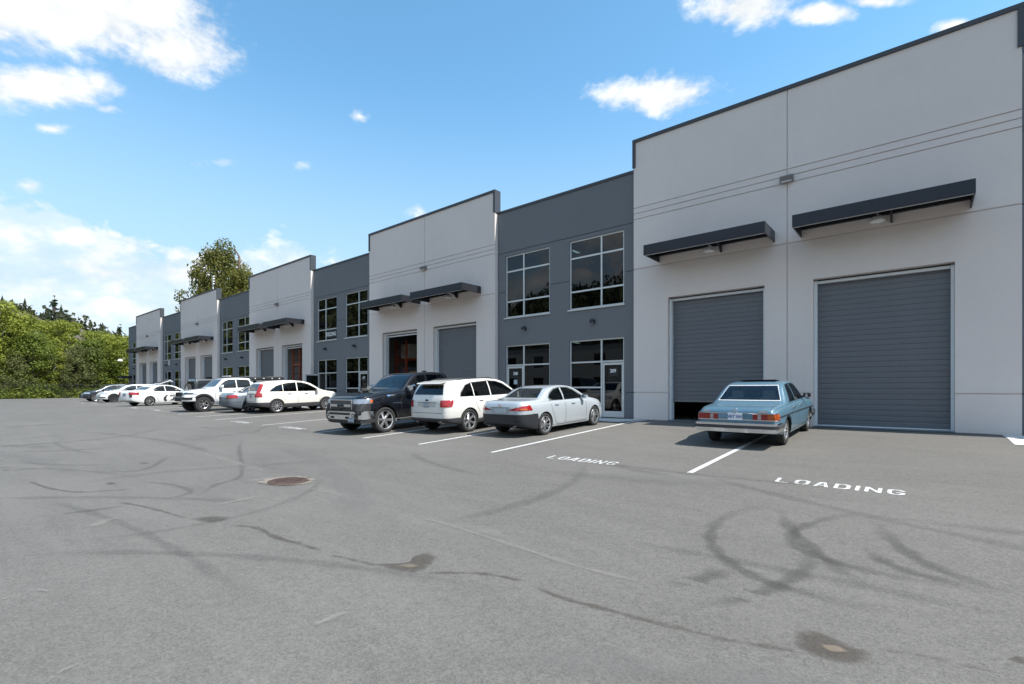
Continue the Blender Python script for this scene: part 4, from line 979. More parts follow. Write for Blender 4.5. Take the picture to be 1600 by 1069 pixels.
# --- silver-white sports saloon -------------------------------------
P_ICE = paint_mat('ice_silver_paint', (.47, .515, .545), .25, .35)
LX = dict(cat='car', L=4.575, W=1.80, H=1.425, ro=1.0, wb=2.73, R=.325, tw=.225, rim='double', paint=P_ICE, detail=2, tum=.44, inset=.0,
    top=[(0, .80), (.03, .95), (.08, 1.015), (.2, 1.045), (.72, 1.055), (.86, 1.075), (1.5, 1.362), (1.85, 1.415), (2.2, 1.425), (2.6, 1.39), (2.85, 1.31), (3.42, 1.02), (3.55, .98), (4.1, .87), (4.42, .72), (4.575, .52)],
    sh=[(0, .79), (.12, .90), (.4, .955), (1.2, .955), (3.3, .915), (3.6, .875), (4.2, .76), (4.575, .5)], bot=[(0, .40), (.06, .35), (.3, .28), (.7, .2), (4, .17), (4.4, .19), (4.575, .24)],
    wid=[(0, .68), (.03, .765), (.09, .85), (.2, .92), (.4, .965), (.9, 1), (2.2, .98), (3.6, 1), (4.1, .955), (4.4, .85), (4.575, .68)], cabin=(1.0, 3.36),
    side=[[(1.36, 1.0), (1.29, 1.085), (1.44, 1.20), (1.70, 1.305), (2.02, 1.345), (2.02, .985)], [(2.10, .985), (2.10, 1.345), (2.45, 1.325), (2.72, 1.235), (3.08, 1.03), (3.08, .975)]],
    front=[(.66, 1.06), (.50, 1.345)], rear=[(.62, 1.10), (.47, 1.345)])
def build_sport():
    c = Car('silver_saloon', 'pale silver saloon with unpainted dark rear bumper, beside the white-lined loading bay', LX); s = c
    dk = mat('primer_bumper', (.022, .024, .029), .42)
    c.slice('rear_bumper', [(1, 0, 0, .66), (0, 0, 1, .665), (1.0, 0, .25, .80)], dk, .012)
    for sy in (-1, 1):
        c.slice('tail_light', [(1, 0, .55, .86), (0, -sy*.26, 1, .705), (0, 0, -1, -.775), (0, -sy, 0, -.34)], M_RED, .010)
        c.slice('indicator', [(1, 0, .2, .40), (-1, 0, 0, -.06), (0, 0, 1, .835), (0, 0, -1, -.79), (0, -sy, 0, -.60)], M_AMBER, .015)
        c.slice('headlight', [(-1, 0, 0, -4.05), (0, 0, 1, .74), (0, 0, -1, -.60), (0, -sy, 0, -.42)], M_LENS, .008)
        c.strip('window_trim', [(1.30, .985), (1.27, 1.09), (1.43, 1.22), (1.69, 1.325), (2.05, 1.365), (2.47, 1.343), (2.75, 1.25), (3.13, 1.03)], 'side', sy, .016, M_TRIM, .006)
        b = MB(); b.lathe([(.035, -.05), (.042, -.05), (.042, .06), (.035, .06)], 16, 'x', closed=True, c=(.09-s.x0, sy*.50, .345)); link('exhaust_tip', b.mesh('exhaust_tip', M_CHROME, True), c.root)
        c.slice('reflector', [(1, 0, 0, .10), (0, 0, 1, .49), (0, 0, -1, -.465), (0, -sy, 0, -.54), (0, sy, 0, .72)], mat('dark_reflector', (.012, .012, .014), .2), .018)
    c.slice('plate_recess', [(1, 0, 0, .05), (0, 0, 1, .86), (0, 0, -1, -.69), (0, 1, 0, .34), (0, -1, 0, .34)], mat('recess_silver', (.34, .38, .41), .4, .2), .006)
    c.plate(-.012, .765, True, None, .42, .125, mat('blank_plate_holder', (.42, .47, .5), .35))
    c.slice('boot_trim', [(1, 0, 0, .05), (0, 0, 1, .872), (0, 0, -1, -.855), (0, 1, 0, .36), (0, -1, 0, .36)], M_CHROME, .014)
    b = MB(); b.tube([(-.012-s.x0, .045*math.cos(t), .925+.032*math.sin(t)) for t in np.linspace(0, 2*math.pi, 20)], .006, 6, cap=False); b.tube([(-.012-s.x0, .025, .95), (-.012-s.x0, .0, .91), (-.012-s.x0, -.03, .91)], .006, 6); link('badge', b.mesh('badge', mat('rose_badge', (.45, .2, .2), .3, .5)), c.root)
    for tx, y in (('IS250', .56),):
        t = link('boot_lettering', text_mesh(tx, .05, M_CHROME, .005, .002), c.root); t.rotation_euler = (0, 0, R(-90)); t.location = (-s.x0-.006, y, .70)
    c.seams([[(2.06, .98), (2.06, .26)], [(1.30, .99), (1.33, .80), (1.40, .62), (1.50, .40), (1.62, .26)], [(3.15, .95), (3.22, .7), (3.18, .3)], [(1.62, .255), (3.18, .255)], [(.44, .665), (.62, .655)]])
    c.strip('panel_gap', [(.84, .68), (.4, .70), (.12, .66)], 'top', 1, .01, M_SEAM); c.strip('panel_gap', [(.84, -.68), (.4, -.70), (.12, -.66)], 'top', 1, .01, M_SEAM)
    c.strip('panel_gap', [(.60, .90), (.60, .70)], 'rear', 1, .01, M_SEAM); c.strip('panel_gap', [(-.60, .90), (-.60, .70)], 'rear', 1, .01, M_SEAM)
    c.handles([(1.60, .86), (2.50, .845)], P_ICE); c.mirrors(3.0, 1.02, P_ICE, (.12, .2, .13))
    c.place(-9.0, 11.2, 89, .96)
build_sport()

# --- white crossover ------------------------------------------------
P_WHITE = paint_mat('pearl_white_paint', (.68, .67, .63), .0, .35)
ED = dict(cat='SUV', L=4.68, W=1.93, H=1.70, ro=.96, wb=2.82, R=.37, tw=.245, rim='six', paint=P_WHITE, detail=2, tum=.36, inset=.0,
    top=[(0, .92), (.03, 1.08), (.09, 1.24), (.30, 1.56), (.40, 1.625), (1.0, 1.685), (1.8, 1.70), (2.5, 1.665), (2.85, 1.59), (3.6, 1.15), (3.75, 1.11), (4.3, 1.01), (4.6, .86), (4.68, .62)],
    sh=[(0, .91), (.1, 1.02), (.4, 1.09), (1.5, 1.085), (3.5, 1.05), (3.8, 1.01), (4.4, .88), (4.68, .6)], bot=[(0, .46), (.06, .41), (.4, .33), (.8, .27), (4, .25), (4.4, .28), (4.68, .34)],
    wid=[(0, .76), (.03, .83), (.09, .89), (.2, .94), (.4, .975), (.9, 1), (2.2, .985), (3.7, 1), (4.2, .96), (4.5, .87), (4.68, .74)], cabin=(.55, 3.52), floor=.5,
    side=[[(.66, 1.155), (.72, 1.27), (.98, 1.47), (1.24, 1.54), (1.24, 1.14)], [(1.31, 1.135), (1.31, 1.555), (2.05, 1.575), (2.05, 1.12)], [(2.13, 1.12), (2.13, 1.575), (2.5, 1.55), (2.82, 1.455), (3.28, 1.18), (3.28, 1.11)]],
    front=[(.72, 1.20), (.57, 1.575)], rear=[(.66, 1.24), (.54, 1.515)], sideglass=M_PRIV, sideglass0=M_PRIV, rearglass=M_PRIV)
def build_crossover():
    c = Car('white_crossover', 'pearl white crossover with red tail lights, between the dark pickup and the silver saloon', ED); s = c
    c.sp['sideglass'] = M_PRIV
    c.slice('lower_bumper', [(1, 0, 0, .60), (0, 0, 1, .50)], M_CLAD, .012)
    for sy in (-1, 1):
        c.slice('sill_cladding', [(0, 0, 1, .40), (-1, 0, 0, -1.34), (1, 0, 0, 3.40), (0, -sy, 0, -.3)], M_CLAD, .010)
        c.slice('tail_light', [(1, 0, 0, .30), (0, 0, 1, 1.06), (0, 0, -1, -.85), (0, -sy, 0, -.63), (1, 0, -.5, -.20)], M_RED, .012)
        c.slice('headlight', [(-1, 0, 0, -4.15), (0, 0, 1, .90), (0, 0, -1, -.74), (0, -sy, 0, -.5)], M_LENS, .008)
        b = MB(); b.lathe([(.04, -.06), (.05, -.06), (.05, .06), (.04, .06)], 16, 'x', closed=True, c=(.10-s.x0, sy*.52, .40)); link('exhaust_tip', b.mesh('exhaust_tip', M_CHROME, True), c.root)
        c.strip('window_trim', [(.62, 1.15), (.70, 1.29), (.97, 1.492), (1.26, 1.565), (2.1, 1.60), (2.5, 1.575), (2.84, 1.475), (3.32, 1.18)], 'side', sy, .02, M_TRIM, .006)
        b = MB(); b.tube([(.75-s.x0, sy*.60, 1.655), (1.0-s.x0, sy*.61, 1.70), (2.3-s.x0, sy*.61, 1.70), (2.55-s.x0, sy*.60, 1.655)], .016, 8); link('roof_rail', b.mesh('roof_rail', M_TRIM, True), c.root)
    b = MB().prism([(.10-s.x0, 1.575), (.42-s.x0, 1.625), (.42-s.x0, 1.645), (.13-s.x0, 1.602)], 'y', -.56, .56); link('roof_spoiler', b.mesh('roof_spoiler', P_WHITE), c.root)
    c.slice('plate_recess', [(1, 0, 0, .2), (0, 0, 1, .985), (0, 0, -1, -.85), (0, 1, 0, .42), (0, -1, 0, .42)], mat('recess_shade', (.50, .48, .44), .5), .003)
    c.plate(-.016, .915, True, 'EK4 02D', .30, .15, M_PLATED, M_PLATE); c.slice('chrome_bar', [(1, 0, 0, .2), (0, 0, 1, 1.0), (0, 0, -1, -.985), (0, 1, 0, .44), (0, -1, 0, .44)], M_CHROME, .012)
    b = MB(); n = 20
    b.add([(-.006-s.x0+.02, 0, 1.06)]+[(-.004-s.x0+.02, .07*math.cos(2*math.pi*k/n), 1.06+.032*math.sin(2*math.pi*k/n)) for k in range(n)], [(0, k+1, (k+1) % n+1) for k in range(n)]); link('oval_badge', b.mesh('oval_badge', mat('badge_blue', (.02, .03, .06), .2)), c.root)
    b = MB().tube([(.9-s.x0, -.35, 1.68), (.70-s.x0, -.36, 1.92)], .006, 5); link('aerial', b.mesh('aerial', M_BLACK), c.root)
    c.seams([[(2.09, 1.11), (2.09, .42)], [(1.27, 1.13), (1.27, .95), (1.34, .78), (1.45, .6)], [(3.30, 1.1), (3.38, .8), (3.34, .42)], [(1.5, .415), (3.34, .415)]])
    c.strip('panel_gap', [(.74, 1.0), (.70, .66), (-.70, .66), (-.74, 1.0)], 'rear', 1, .012, M_SEAM)
    c.handles([(1.55, .99), (2.45, .975)], P_WHITE); c.mirrors(3.2, 1.17, P_WHITE, (.14, .22, .17))
    c.place(-11.62, 10.72, 91, .965)
build_crossover()

# --- white compact SUV with tall red lights -------------------------
P_WHITE2 = paint_mat('cream_white_paint', (.72, .70, .64), .0, .35)
CV = dict(cat='SUV', L=4.52, W=1.82, H=1.68, ro=.95, wb=2.62, R=.35, tw=.22, rim='ten', paint=P_WHITE2, detail=2, tum=.36, inset=.0,
    top=[(0, .92), (.03, 1.04), (.08, 1.16), (.30, 1.55), (.42, 1.615), (1.0, 1.67), (1.7, 1.68), (2.3, 1.64), (2.7, 1.55), (3.38, 1.15), (3.55, 1.09), (4.1, .99), (4.4, .85), (4.52, .6)],
    sh=[(0, .90), (.1, 1.0), (.4, 1.07), (1.5, 1.06), (3.3, 1.03), (3.7, .99), (4.2, .86), (4.52, .58)], bot=[(0, .46), (.06, .41), (.4, .33), (.8, .27), (3.8, .25), (4.2, .28), (4.52, .34)],
    wid=[(0, .76), (.03, .83), (.09, .89), (.2, .94), (.4, .97), (.9, 1), (2.2, .985), (3.5, 1), (4.0, .96), (4.35, .86), (4.52, .72)], cabin=(.55, 3.3), floor=.5,
    side=[[(.66, 1.12), (.78, 1.23), (1.0, 1.37), (1.28, 1.455), (1.28, 1.11)], [(1.34, 1.105), (1.34, 1.47), (1.6, 1.51), (2.0, 1.535), (2.0, 1.09)], [(2.08, 1.09), (2.08, 1.535), (2.35, 1.52), (2.68, 1.41), (3.12, 1.15), (3.12, 1.08)]],
    front=[(.68, 1.19), (.54, 1.53)], rear=[(.60, 1.17), (.50, 1.50)], sideglass=M_PRIV, rearglass=M_PRIV)
def build_compact():
    c = Car('white_compact_suv', 'cream white compact SUV with tall red pillar lights, left of the dark pickup', CV); s = c
    c.slice('lower_bumper', [(1, 0, 0, .60), (0, 0, 1, .56)], M_CLAD, .012)
    for sy in (-1, 1):
        c.slice('sill_cladding', [(0, 0, 1, .47), (-1, 0, 0, -1.3), (1, 0, 0, 3.2), (0, -sy, 0, -.3)], M_CLAD, .010)
        c.slice('tail_light', [(1, 0, 0, .42), (0, 0, 1, 1.50), (0, 0, -1, -.86), (0, -sy, -.25, -.92), (1, 0, -.55, -.40), (-1, 0, .55, .60)], M_RED, .012)
        c.slice('tail_light', [(1, 0, 0, .26), (0, 0, 1, 1.04), (0, 0, -1, -.84), (0, -sy, 0, -.60)], M_RED, .012)
        c.slice('headlight', [(-1, 0, 0, -3.95), (0, 0, 1, .89), (0, 0, -1, -.73), (0, -sy, 0, -.45)], M_LENS, .008)
        c.strip('window_trim', [(.62, 1.11), (.76, 1.245), (.99, 1.39), (1.3, 1.48), (1.62, 1.535), (2.05, 1.56), (2.37, 1.545), (2.7, 1.43), (3.16, 1.15)], 'side', sy, .016, M_TRIM, .006)
    c.plate(-.012, .90, True, None, .30, .15, M_PLATED); c.slice('chrome_bar', [(1, 0, 0, .2), (0, 0, 1, 1.01), (0, 0, -1, -.98), (0, 1, 0, .45), (0, -1, 0, .45)], M_CHROME, .012)
    c.seams([[(2.04, 1.08), (2.04, .48)], [(1.31, 1.1), (1.31, .85), (1.4, .65)], [(3.16, 1.07), (3.24, .8), (3.2, .48)]])
    c.strip('panel_gap', [(.72, 1.0), (.68, .62), (-.68, .62), (-.72, 1.0)], 'rear', 1, .012, M_SEAM)
    c.handles([(1.62, .97), (2.5, .955)], M_CHROME); c.mirrors(3.05, 1.14, P_WHITE2, (.13, .2, .16))
    c.place(-26.4, 11.6, 86)
build_compact()

# --- dark pickup, backed in ----------------------------------------
P_NAVY = paint_mat('blue_black_paint', (.003, .004, .007), .0, .5, 1.0, .1)
RM = dict(cat='pickup', truck=True, L=5.85, W=2.08, H=1.97, ro=1.2, wb=3.67, R=.425, tw=.28, rim='six', paint=P_NAVY, detail=2, tum=.30, arch=1.14, inset=-.01, bulge=.995,
    top=[(0, 1.36), (1.70, 1.38), (1.735, 1.40), (1.80, 1.84), (1.92, 1.925), (2.6, 1.97), (3.15, 1.955), (3.40, 1.905), (4.08, 1.42), (4.2, 1.375), (5.2, 1.31), (5.62, 1.245), (5.78, 1.14), (5.85, .82)],
    sh=[(0, 1.33), (1.7, 1.35), (1.8, 1.30), (4.2, 1.29), (4.6, 1.25), (5.5, 1.16), (5.85, .80)], bot=[(0, .55), (.6, .48), (1.2, .42), (4.9, .42), (5.4, .42), (5.85, .46)],
    wid=[(0, .96), (.2, .985), (1.2, 1), (4.2, 1), (5.0, 1), (5.5, .965), (5.75, .92), (5.85, .86)], cabin=(1.92, 3.98), floor=.75, bed=(.12, 1.66, .80, .90),
    side=[[(2.0, 1.37), (2.0, 1.76), (2.1, 1.83), (2.82, 1.85), (2.82, 1.36)], [(2.93, 1.36), (2.93, 1.85), (3.22, 1.84), (3.45, 1.74), (3.82, 1.46), (3.82, 1.35)]],
    front=[(.80, 1.47), (.64, 1.86)], rear=[(.68, 1.46), (.62, 1.80)], sideglass0=M_PRIV, rearglass=M_PRIV)
def grille(c, x, y, z0, z1, n, ring, mt):
    """framed grille of bars standing just off the nose"""
    s = c; f = MB(); t = .035
    for a, b_ in ((-y, -y+t), (y-t, y)): f.box(x-s.x0, x+.05-s.x0, a, b_, z0, z1)
    for a, b_ in ((z0, z0+t), (z1-t, z1)): f.box(x-s.x0, x+.047-s.x0, -y+t, y-t, a, b_)
    g = link('grille', f.mesh('grille', ring), c.root)
    link('grille_back', MB().box(x-.03-s.x0, x+.004-s.x0, -y+.01, y-.01, z0+.01, z1-.01).mesh('grille_back', M_BLACK), g)
    for k in range(n):
        z = z0+t+(z1-z0-2*t)*(k+.5)/n; link('grille_bar', MB().box(x+.005-s.x0, x+.035-s.x0, -y+t, y-t, z-.011, z+.011).mesh('grille_bar', mt), g)
    return g
def build_pickup():
    c = Car('dark_pickup', 'blue-black pickup truck with chrome grille, backed into its stall', RM); s = c
    g = grille(c, 5.80, .62, .79, 1.15, 6, M_CHROME, M_GREY); link('grille_centre_bar', MB().box(5.84-s.x0, 5.858-s.x0, -.56, .56, .915, .985).mesh('grille_centre_bar', M_CHROME), g)
    t = link('grille_lettering', text_mesh('RAM', .10, M_BLACK, .006, .004, 1.7), g); t.rotation_euler = (0, 0, R(90)); t.location = (5.866-s.x0, 0, .95)
    # chrome bumper
    hw = s.hw; outl = [(5.30, hw*.99), (5.62, hw*.985), (5.82, hw*.88), (5.90, hw*.55), (5.92, 0), (5.90, -hw*.55), (5.82, -hw*.88), (5.62, -hw*.985), (5.30, -hw*.99), (5.30, -hw*.90), (5.75, -hw*.5), (5.75, hw*.5), (5.30, hw*.90)]
    def plan(nm, z0, z1, o, mt, yl=9):
        me = MB().prism([(a+o-s.x0, b) for a, b in outl], 'z', z0, z1).mesh(nm, mt); bm = bmesh.new(); bm.from_mesh(me); bmesh.ops.bevel(bm, geom=[e for e in bm.edges if len(e.link_faces) == 2 and e.calc_face_angle(0) > .9], offset=.02, segments=2, affect='EDGES'); bm.to_mesh(me); bm.free(); me.shade_smooth(); me.set_sharp_from_angle(angle=R(35)); return link(nm, me, s.root)
    plan('front_bumper', .50, .765, 0, M_CHROME); plan('air_dam', .37, .498, -.06, M_TRIM)
    c.box('bumper_intake', 5.85, 5.932, -.56, .56, .655, .725, M_BLACK, .01)
    for sy in (-1, 1):
        c.slice('headlight', [(-1, 0, 0, -5.36), (0, 0, 1, 1.15), (0, 0, -1, -1.0), (0, -sy, 0, -.64)], M_HEADL, .012)
        c.slice('headlight_bezel', [(-1, 0, 0, -5.42), (0, 0, 1, .99), (0, 0, -1, -.77), (0, -sy, 0, -.62)], M_TRIM, .010)
        c.slice('side_marker', [(-1, 0, 0, -5.33), (1, 0, 0, 5.42), (0, 0, 1, 1.12), (0, 0, -1, -1.03), (0, -sy, 0, -.8)], M_AMBER, .014)
        y0 = sy*.72; o = c.box('fog_lamp', 5.80, 5.885, min(y0-.10, y0+.10), max(y0-.10, y0+.10), .585, .69, M_BLACK, .012); link('fog_lens', MB().box(5.885-s.x0, 5.890-s.x0, y0-.05, y0+.05, .61, .665).mesh('fog_lens', M_LENS), o)
        o = c.box('tow_hook_slot', 5.87, 5.925, sy*.42-.09, sy*.42+.09, .53, .60, M_BLACK, .012)
        c.strip('window_trim', [(1.97, 1.35), (3.97, 1.32)], 'side', sy, .018, M_CHROME, .006)
        for xa in (1.2, 4.87): c.strip('arch_flare', [(xa+.52*math.cos(t), .425+.52*math.sin(t)) for t in np.linspace(.05, math.pi-.05, 18)], 'side', sy, .07, P_NAVY, .022)
        c.box('tail_light', -.012, .12, sy*.90-.08, sy*.90+.08, .95, 1.28, M_RED, .01)
        c.box('running_board', 1.75, 4.28, sy*(hw-.10)-.08, sy*(hw-.10)+.08, .34, .40, M_TRIM, .012)
        c.patch('fender_badge', [(4.15, .93), (4.55, .95), (4.55, .985), (4.15, .965)], 'side', sy, M_CHROME, .008)
        c.patch('hood_badge', [(4.34, 1.20), (4.74, 1.19), (4.74, 1.235), (4.34, 1.25)], 'side', sy, M_CHROME, .008)
    c.strip('bonnet_crease', [(4.40, .42), (5.0, .40), (5.6, .44)], 'top', 1, .03, P_NAVY, .02); c.strip('bonnet_crease', [(4.40, -.42), (5.0, -.40), (5.6, -.44)], 'top', 1, .03, P_NAVY, .02)
    c.plate(5.905, .50, False, 'NR8 61T', .30, .15, M_PLATED, M_PLATE, y=.62)
    c.seams([[(2.88, 1.34), (2.88, .5)], [(1.86, 1.75), (1.86, .5)], [(4.05, 1.32), (4.2, 1.0), (4.16, .5)], [(1.72, 1.36), (1.72, .5)]], .013)
    c.handles([(2.15, 1.16), (3.08, 1.15)], M_CHROME); c.mirrors(3.80, 1.44, M_CHROME, (.16, .30, .22))
    c.box('shark_fin', 2.1, 2.28, -.03, .03, 1.955, 2.02, P_NAVY, .015)
    c.place(-14.25, 12.88, -88, .965)
build_pickup()

# --- white off-road pickup with a tent box on its bed ----------------
P_WHITE3 = paint_mat('super_white_paint', (.74, .75, .75), .0, .3)
TA = dict(cat='pickup', truck=True, L=5.2, W=1.92, H=1.87, ro=1.12, wb=3.2, R=.415, tw=.28, rim='offroad', paint=P_WHITE3, detail=1, tum=.36, arch=1.16, inset=-.04,
    top=[(0, 1.25), (1.50, 1.27), (1.535, 1.29), (1.60, 1.72), (1.72, 1.82), (2.4, 1.87), (2.9, 1.855), (3.15, 1.80), (3.78, 1.31), (3.9, 1.28), (4.6, 1.21), (4.95, 1.12), (5.12, 1.0), (5.2, .80)],
    sh=[(0, 1.22), (1.5, 1.24), (1.6, 1.24), (3.75, 1.20), (4.1, 1.15), (4.85, 1.02), (5.2, .78)], bot=[(0, .62), (.6, .55), (1.1, .5), (4.3, .5), (4.8, .56), (5.2, .62)],
    wid=[(0, .95), (.2, .98), (1.1, 1), (3.8, 1), (4.5, 1), (4.9, .95), (5.1, .87), (5.2, .76)], cabin=(1.7, 3.7), bed=(.10, 1.46, .76, .85),
    side=[[(1.78, 1.30), (1.80, 1.66), (1.92, 1.73), (2.5, 1.75), (2.5, 1.29)], [(2.58, 1.29), (2.58, 1.75), (2.92, 1.74), (3.15, 1.65), (3.5, 1.36), (3.5, 1.27)]],
    front=[(.74, 1.37), (.58, 1.76)], rear=[(.62, 1.36), (.56, 1.68)])
def build_offroad():
    c = Car('white_pickup', 'white off-road pickup with chunky tyres and black tent box over its bed', TA); s = c; hw = s.hw
    grille(c, 5.15, .42, .84, 1.08, 3, M_TRIM, M_CLAD)
    c.slice('front_bumper', [(-1, 0, 0, -4.80), (0, 0, 1, .80)], M_TRIM, .02)
    for sy in (-1, 1):
        c.slice('headlight', [(-1, 0, 0, -4.62), (0, 0, 1, 1.07), (0, 0, -1, -.94), (0, -sy, 0, -.46)], M_LENS, .012)
        c.slice('headlight_eye', [(-1, 0, 0, -4.80), (0, 0, 1, 1.04), (0, 0, -1, -.965), (0, -sy, 0, -.50)], M_TRIM, .016)
        c.slice('bumper_corner', [(-1, 0, 0, -4.70), (0, 0, 1, .78), (0, 0, -1, -.60), (0, -sy, 0, -.50)], P_WHITE3, .035)
        c.slice('fog_pocket', [(-1, 0, 0, -4.85), (0, 0, 1, .80), (0, 0, -1, -.68), (0, -sy, 0, -.55)], M_BLACK, .042)
        for xa in (1.12, 4.32): c.strip('arch_flare', [(xa+.53*math.cos(t), .415+.53*math.sin(t)) for t in np.linspace(.1, math.pi-.1, 18)], 'side', sy, .10, M_TRIM, .03)
        c.box('tail_light', -.012, .12, sy*.84-.07, sy*.84+.07, .9, 1.18, M_RED, .01)
        b = MB()
        for q in (.15, .75, 1.35): b.tube([(q-s.x0, sy*.80, 1.2), (q-s.x0, sy*.78, 1.72)], .025, 6)
        b.tube([(.1-s.x0, sy*.78, 1.5), (1.45-s.x0, sy*.78, 1.5)], .022, 6); link('bed_rack', b.mesh('bed_rack', M_BLACK), c.root)
        link('rack_panel', MB().box(.12-s.x0, 1.40-s.x0, sy*.81-.01, sy*.81+.01, 1.28, 1.70).mesh('rack_panel', M_GREY), c.root)
        for q in (.05, .50, 1.0, 1.5):
            link('marker_lamp', MB().lathe([(0, 0), (.035, .0), (.03, .03*sy), (0, .035*sy)], 10, 'y', c=(q-s.x0, sy*.87, 1.80)).mesh('marker_lamp', M_WHITE), c.root)
    tb = c.box('roof_tent', -.25, 1.72, -.86, .86, 1.72, 1.90, M_TRIM, .04); link('tent_lid', MB().box(-.20-s.x0, .75-s.x0, -.80, .80, 1.903, 1.925).mesh('tent_lid', M_GREY), tb)
    c.box('roof_rack', 1.95, 2.75, -.55, .55, 1.88, 1.93, M_BLACK, .01); c.box('light_bar', 2.68, 2.78, -.5, .5, 1.935, 1.98, M_WHITE, .01)
    c.seams([[(2.54, 1.27), (2.54, .58)], [(1.66, 1.6), (1.66, .58)], [(3.6, 1.25), (3.72, .95), (3.68, .58)]], .014)
    c.handles([(1.85, 1.1), (2.7, 1.09)], P_WHITE3); c.mirrors(3.40, 1.37, P_WHITE3, (.14, .24, .18))
    c.place(-31.3, 12.85, -88)
build_offroad()

# --- grey saloon, white saloon, white hatch with raised tailgate, dark SUV, boxy 4x4
def simple_saloon(name, label, paint, L, Wd, H, ro, wb, rim, loc, fast=0., extra=None):
    kx = L/4.575; kz = H/1.425; f = lambda pts, z=True: [(x*kx, (v*kz if z else v)) for x, v in pts]
    sp = dict(LX); sp.update(cat='car', L=L, W=Wd, H=H, ro=ro, wb=wb, R=.32*kz, tw=.21, rim=rim, paint=paint, detail=1, top=f(LX['top']), sh=f(LX['sh']), bot=f(LX['bot']), wid=f(LX['wid'], False),
        side=[f(p) for p in LX['side']], front=[(y*Wd/1.8, z*kz) for y, z in LX['front']], rear=[(y*Wd/1.8, z*kz) for y, z in LX['rear']])
    c = Car(name, label, sp); s = c
    for sy in (-1, 1):
        c.slice('tail_light', [(1, 0, 0, .40), (0, 0, 1, .93*kz), (0, 0, -1, -.76*kz), (0, -sy, 0, -.45)], M_RED, .012)
        c.slice('headlight', [(-1, 0, 0, -4.05*kx), (0, 0, 1, .74*kz), (0, 0, -1, -.60*kz), (0, -sy, 0, -.42)], M_LENS, .008)
    c.plate(-.012, .78*kz, True, None, .32, .14, M_PLATED)
    g = lambda pts: [(x*kx, z*kz) for x, z in pts]
    c.seams([g([(2.06, .98), (2.06, .26)]), g([(1.30, .99), (1.33, .80), (1.40, .62), (1.62, .26)]), g([(3.15, .95), (3.22, .7), (3.18, .3)])], .013)
    c.handles(g([(1.60, .86), (2.50, .845)]), paint); c.mirrors(3.0*kx, 1.02*kz, paint)
    if extra: extra(c)
    c.place(*loc); return c
simple_saloon('grey_saloon', 'steel grey saloon between the white off-road pickup and the cream SUV', paint_mat('steel_grey_paint', (.20, .235, .27), .5, .35), 4.5, 1.74, 1.44, .98, 2.6, 'five', (-28.35, 11.0, 90),
    extra=lambda c: c.slice('rear_bumper', [(1, 0, 0, .55), (0, 0, 1, .60)], mat('grey_bumper', (.09, .105, .125), .45), .012))
def livery(c):
    for sy in (-1, 1):
        c.patch('door_graphic', [(2.10, .28), (2.0, .42), (2.02, .60), (2.2, .74), (2.34, .76), (2.2, .62), (2.16, .48), (2.26, .34)], 'side', sy, M_TRIM, .006)
        c.patch('door_graphic', [(2.42, .34), (2.95, .34), (2.85, .42), (2.6, .46)], 'side', sy, M_TRIM, .006)
        t = link('door_lettering', text_mesh('EVO', .17, M_TRIM, .004, .006), c.root); t.rotation_euler = (0, 0, 0 if sy < 0 else math.pi); h = c.hw*1.008; t.location = (2.62-c.x0, sy*h, .70)
        b = c.slice('light_surround', [(1, 0, 0, .05), (0, 0, 1, .80), (0, 0, -1, -.62), (0, -sy, 0, -.55)], M_TRIM, .014)
simple_saloon('white_saloon', 'white saloon with black door graphics, rear three-quarters to the lane', paint_mat('taxi_white_paint', (.76, .77, .76), .0, .3), 4.87, 1.85, 1.48, 1.08, 2.85, 'double', (-42.1, 9.6, 108), extra=livery)
def simple_suv(name, label, paint, src, L, Wd, H, ro, wb, rim, Rw, loc, extra=None, clad=True, dark=None):
    kx = L/src['L']; kz = H/src['H']; f = lambda pts, z=True: [(x*kx, (v*kz if z else v)) for x, v in pts]
    sp = dict(src); sp.update(L=L, W=Wd, H=H, ro=ro, wb=wb, R=Rw, rim=rim, paint=paint, detail=1, top=f(src['top']), sh=f(src['sh']), bot=f(src['bot']), wid=f(src['wid'], False), side=[f(p) for p in src['side']],
        front=[(y*Wd/src['W'], z*kz) for y, z in src['front']], rear=[(y*Wd/src['W'], z*kz) for y, z in src['rear']])
    for k in ('sideglass', 'sideglass0', 'rearglass'): sp.pop(k, None)
    c = Car(name, label, sp)
    for sy in (-1, 1):
        c.slice('headlight', [(-1, 0, 0, -4.05*kx), (0, 0, 1, .87*kz), (0, 0, -1, -.76*kz), (0, -sy, 0, -.52)], M_LENS, .010)
        c.slice('tail_light', [(1, 0, 0, .30), (0, 0, 1, 1.05*kz), (0, 0, -1, -.9*kz), (0, -sy, 0, -.5)], M_RED, .010)
        c.strip('window_trim', [(.8*kx, 1.12*kz), (3.2*kx, 1.09*kz)], 'side', sy, .02, M_CHROME if clad else M_TRIM, .006)
        for xa in (ro, ro+wb): c.strip('arch_trim', [(xa+Rw*1.17*math.cos(t), Rw+Rw*1.17*math.sin(t)) for t in np.linspace(.05, math.pi-.05, 16)], 'side', sy, .05, M_TRIM, .012)
    c.mirrors(3.1*kx, 1.15*kz, dark or paint)
    if extra: extra(c)
    c.place(*loc); return c
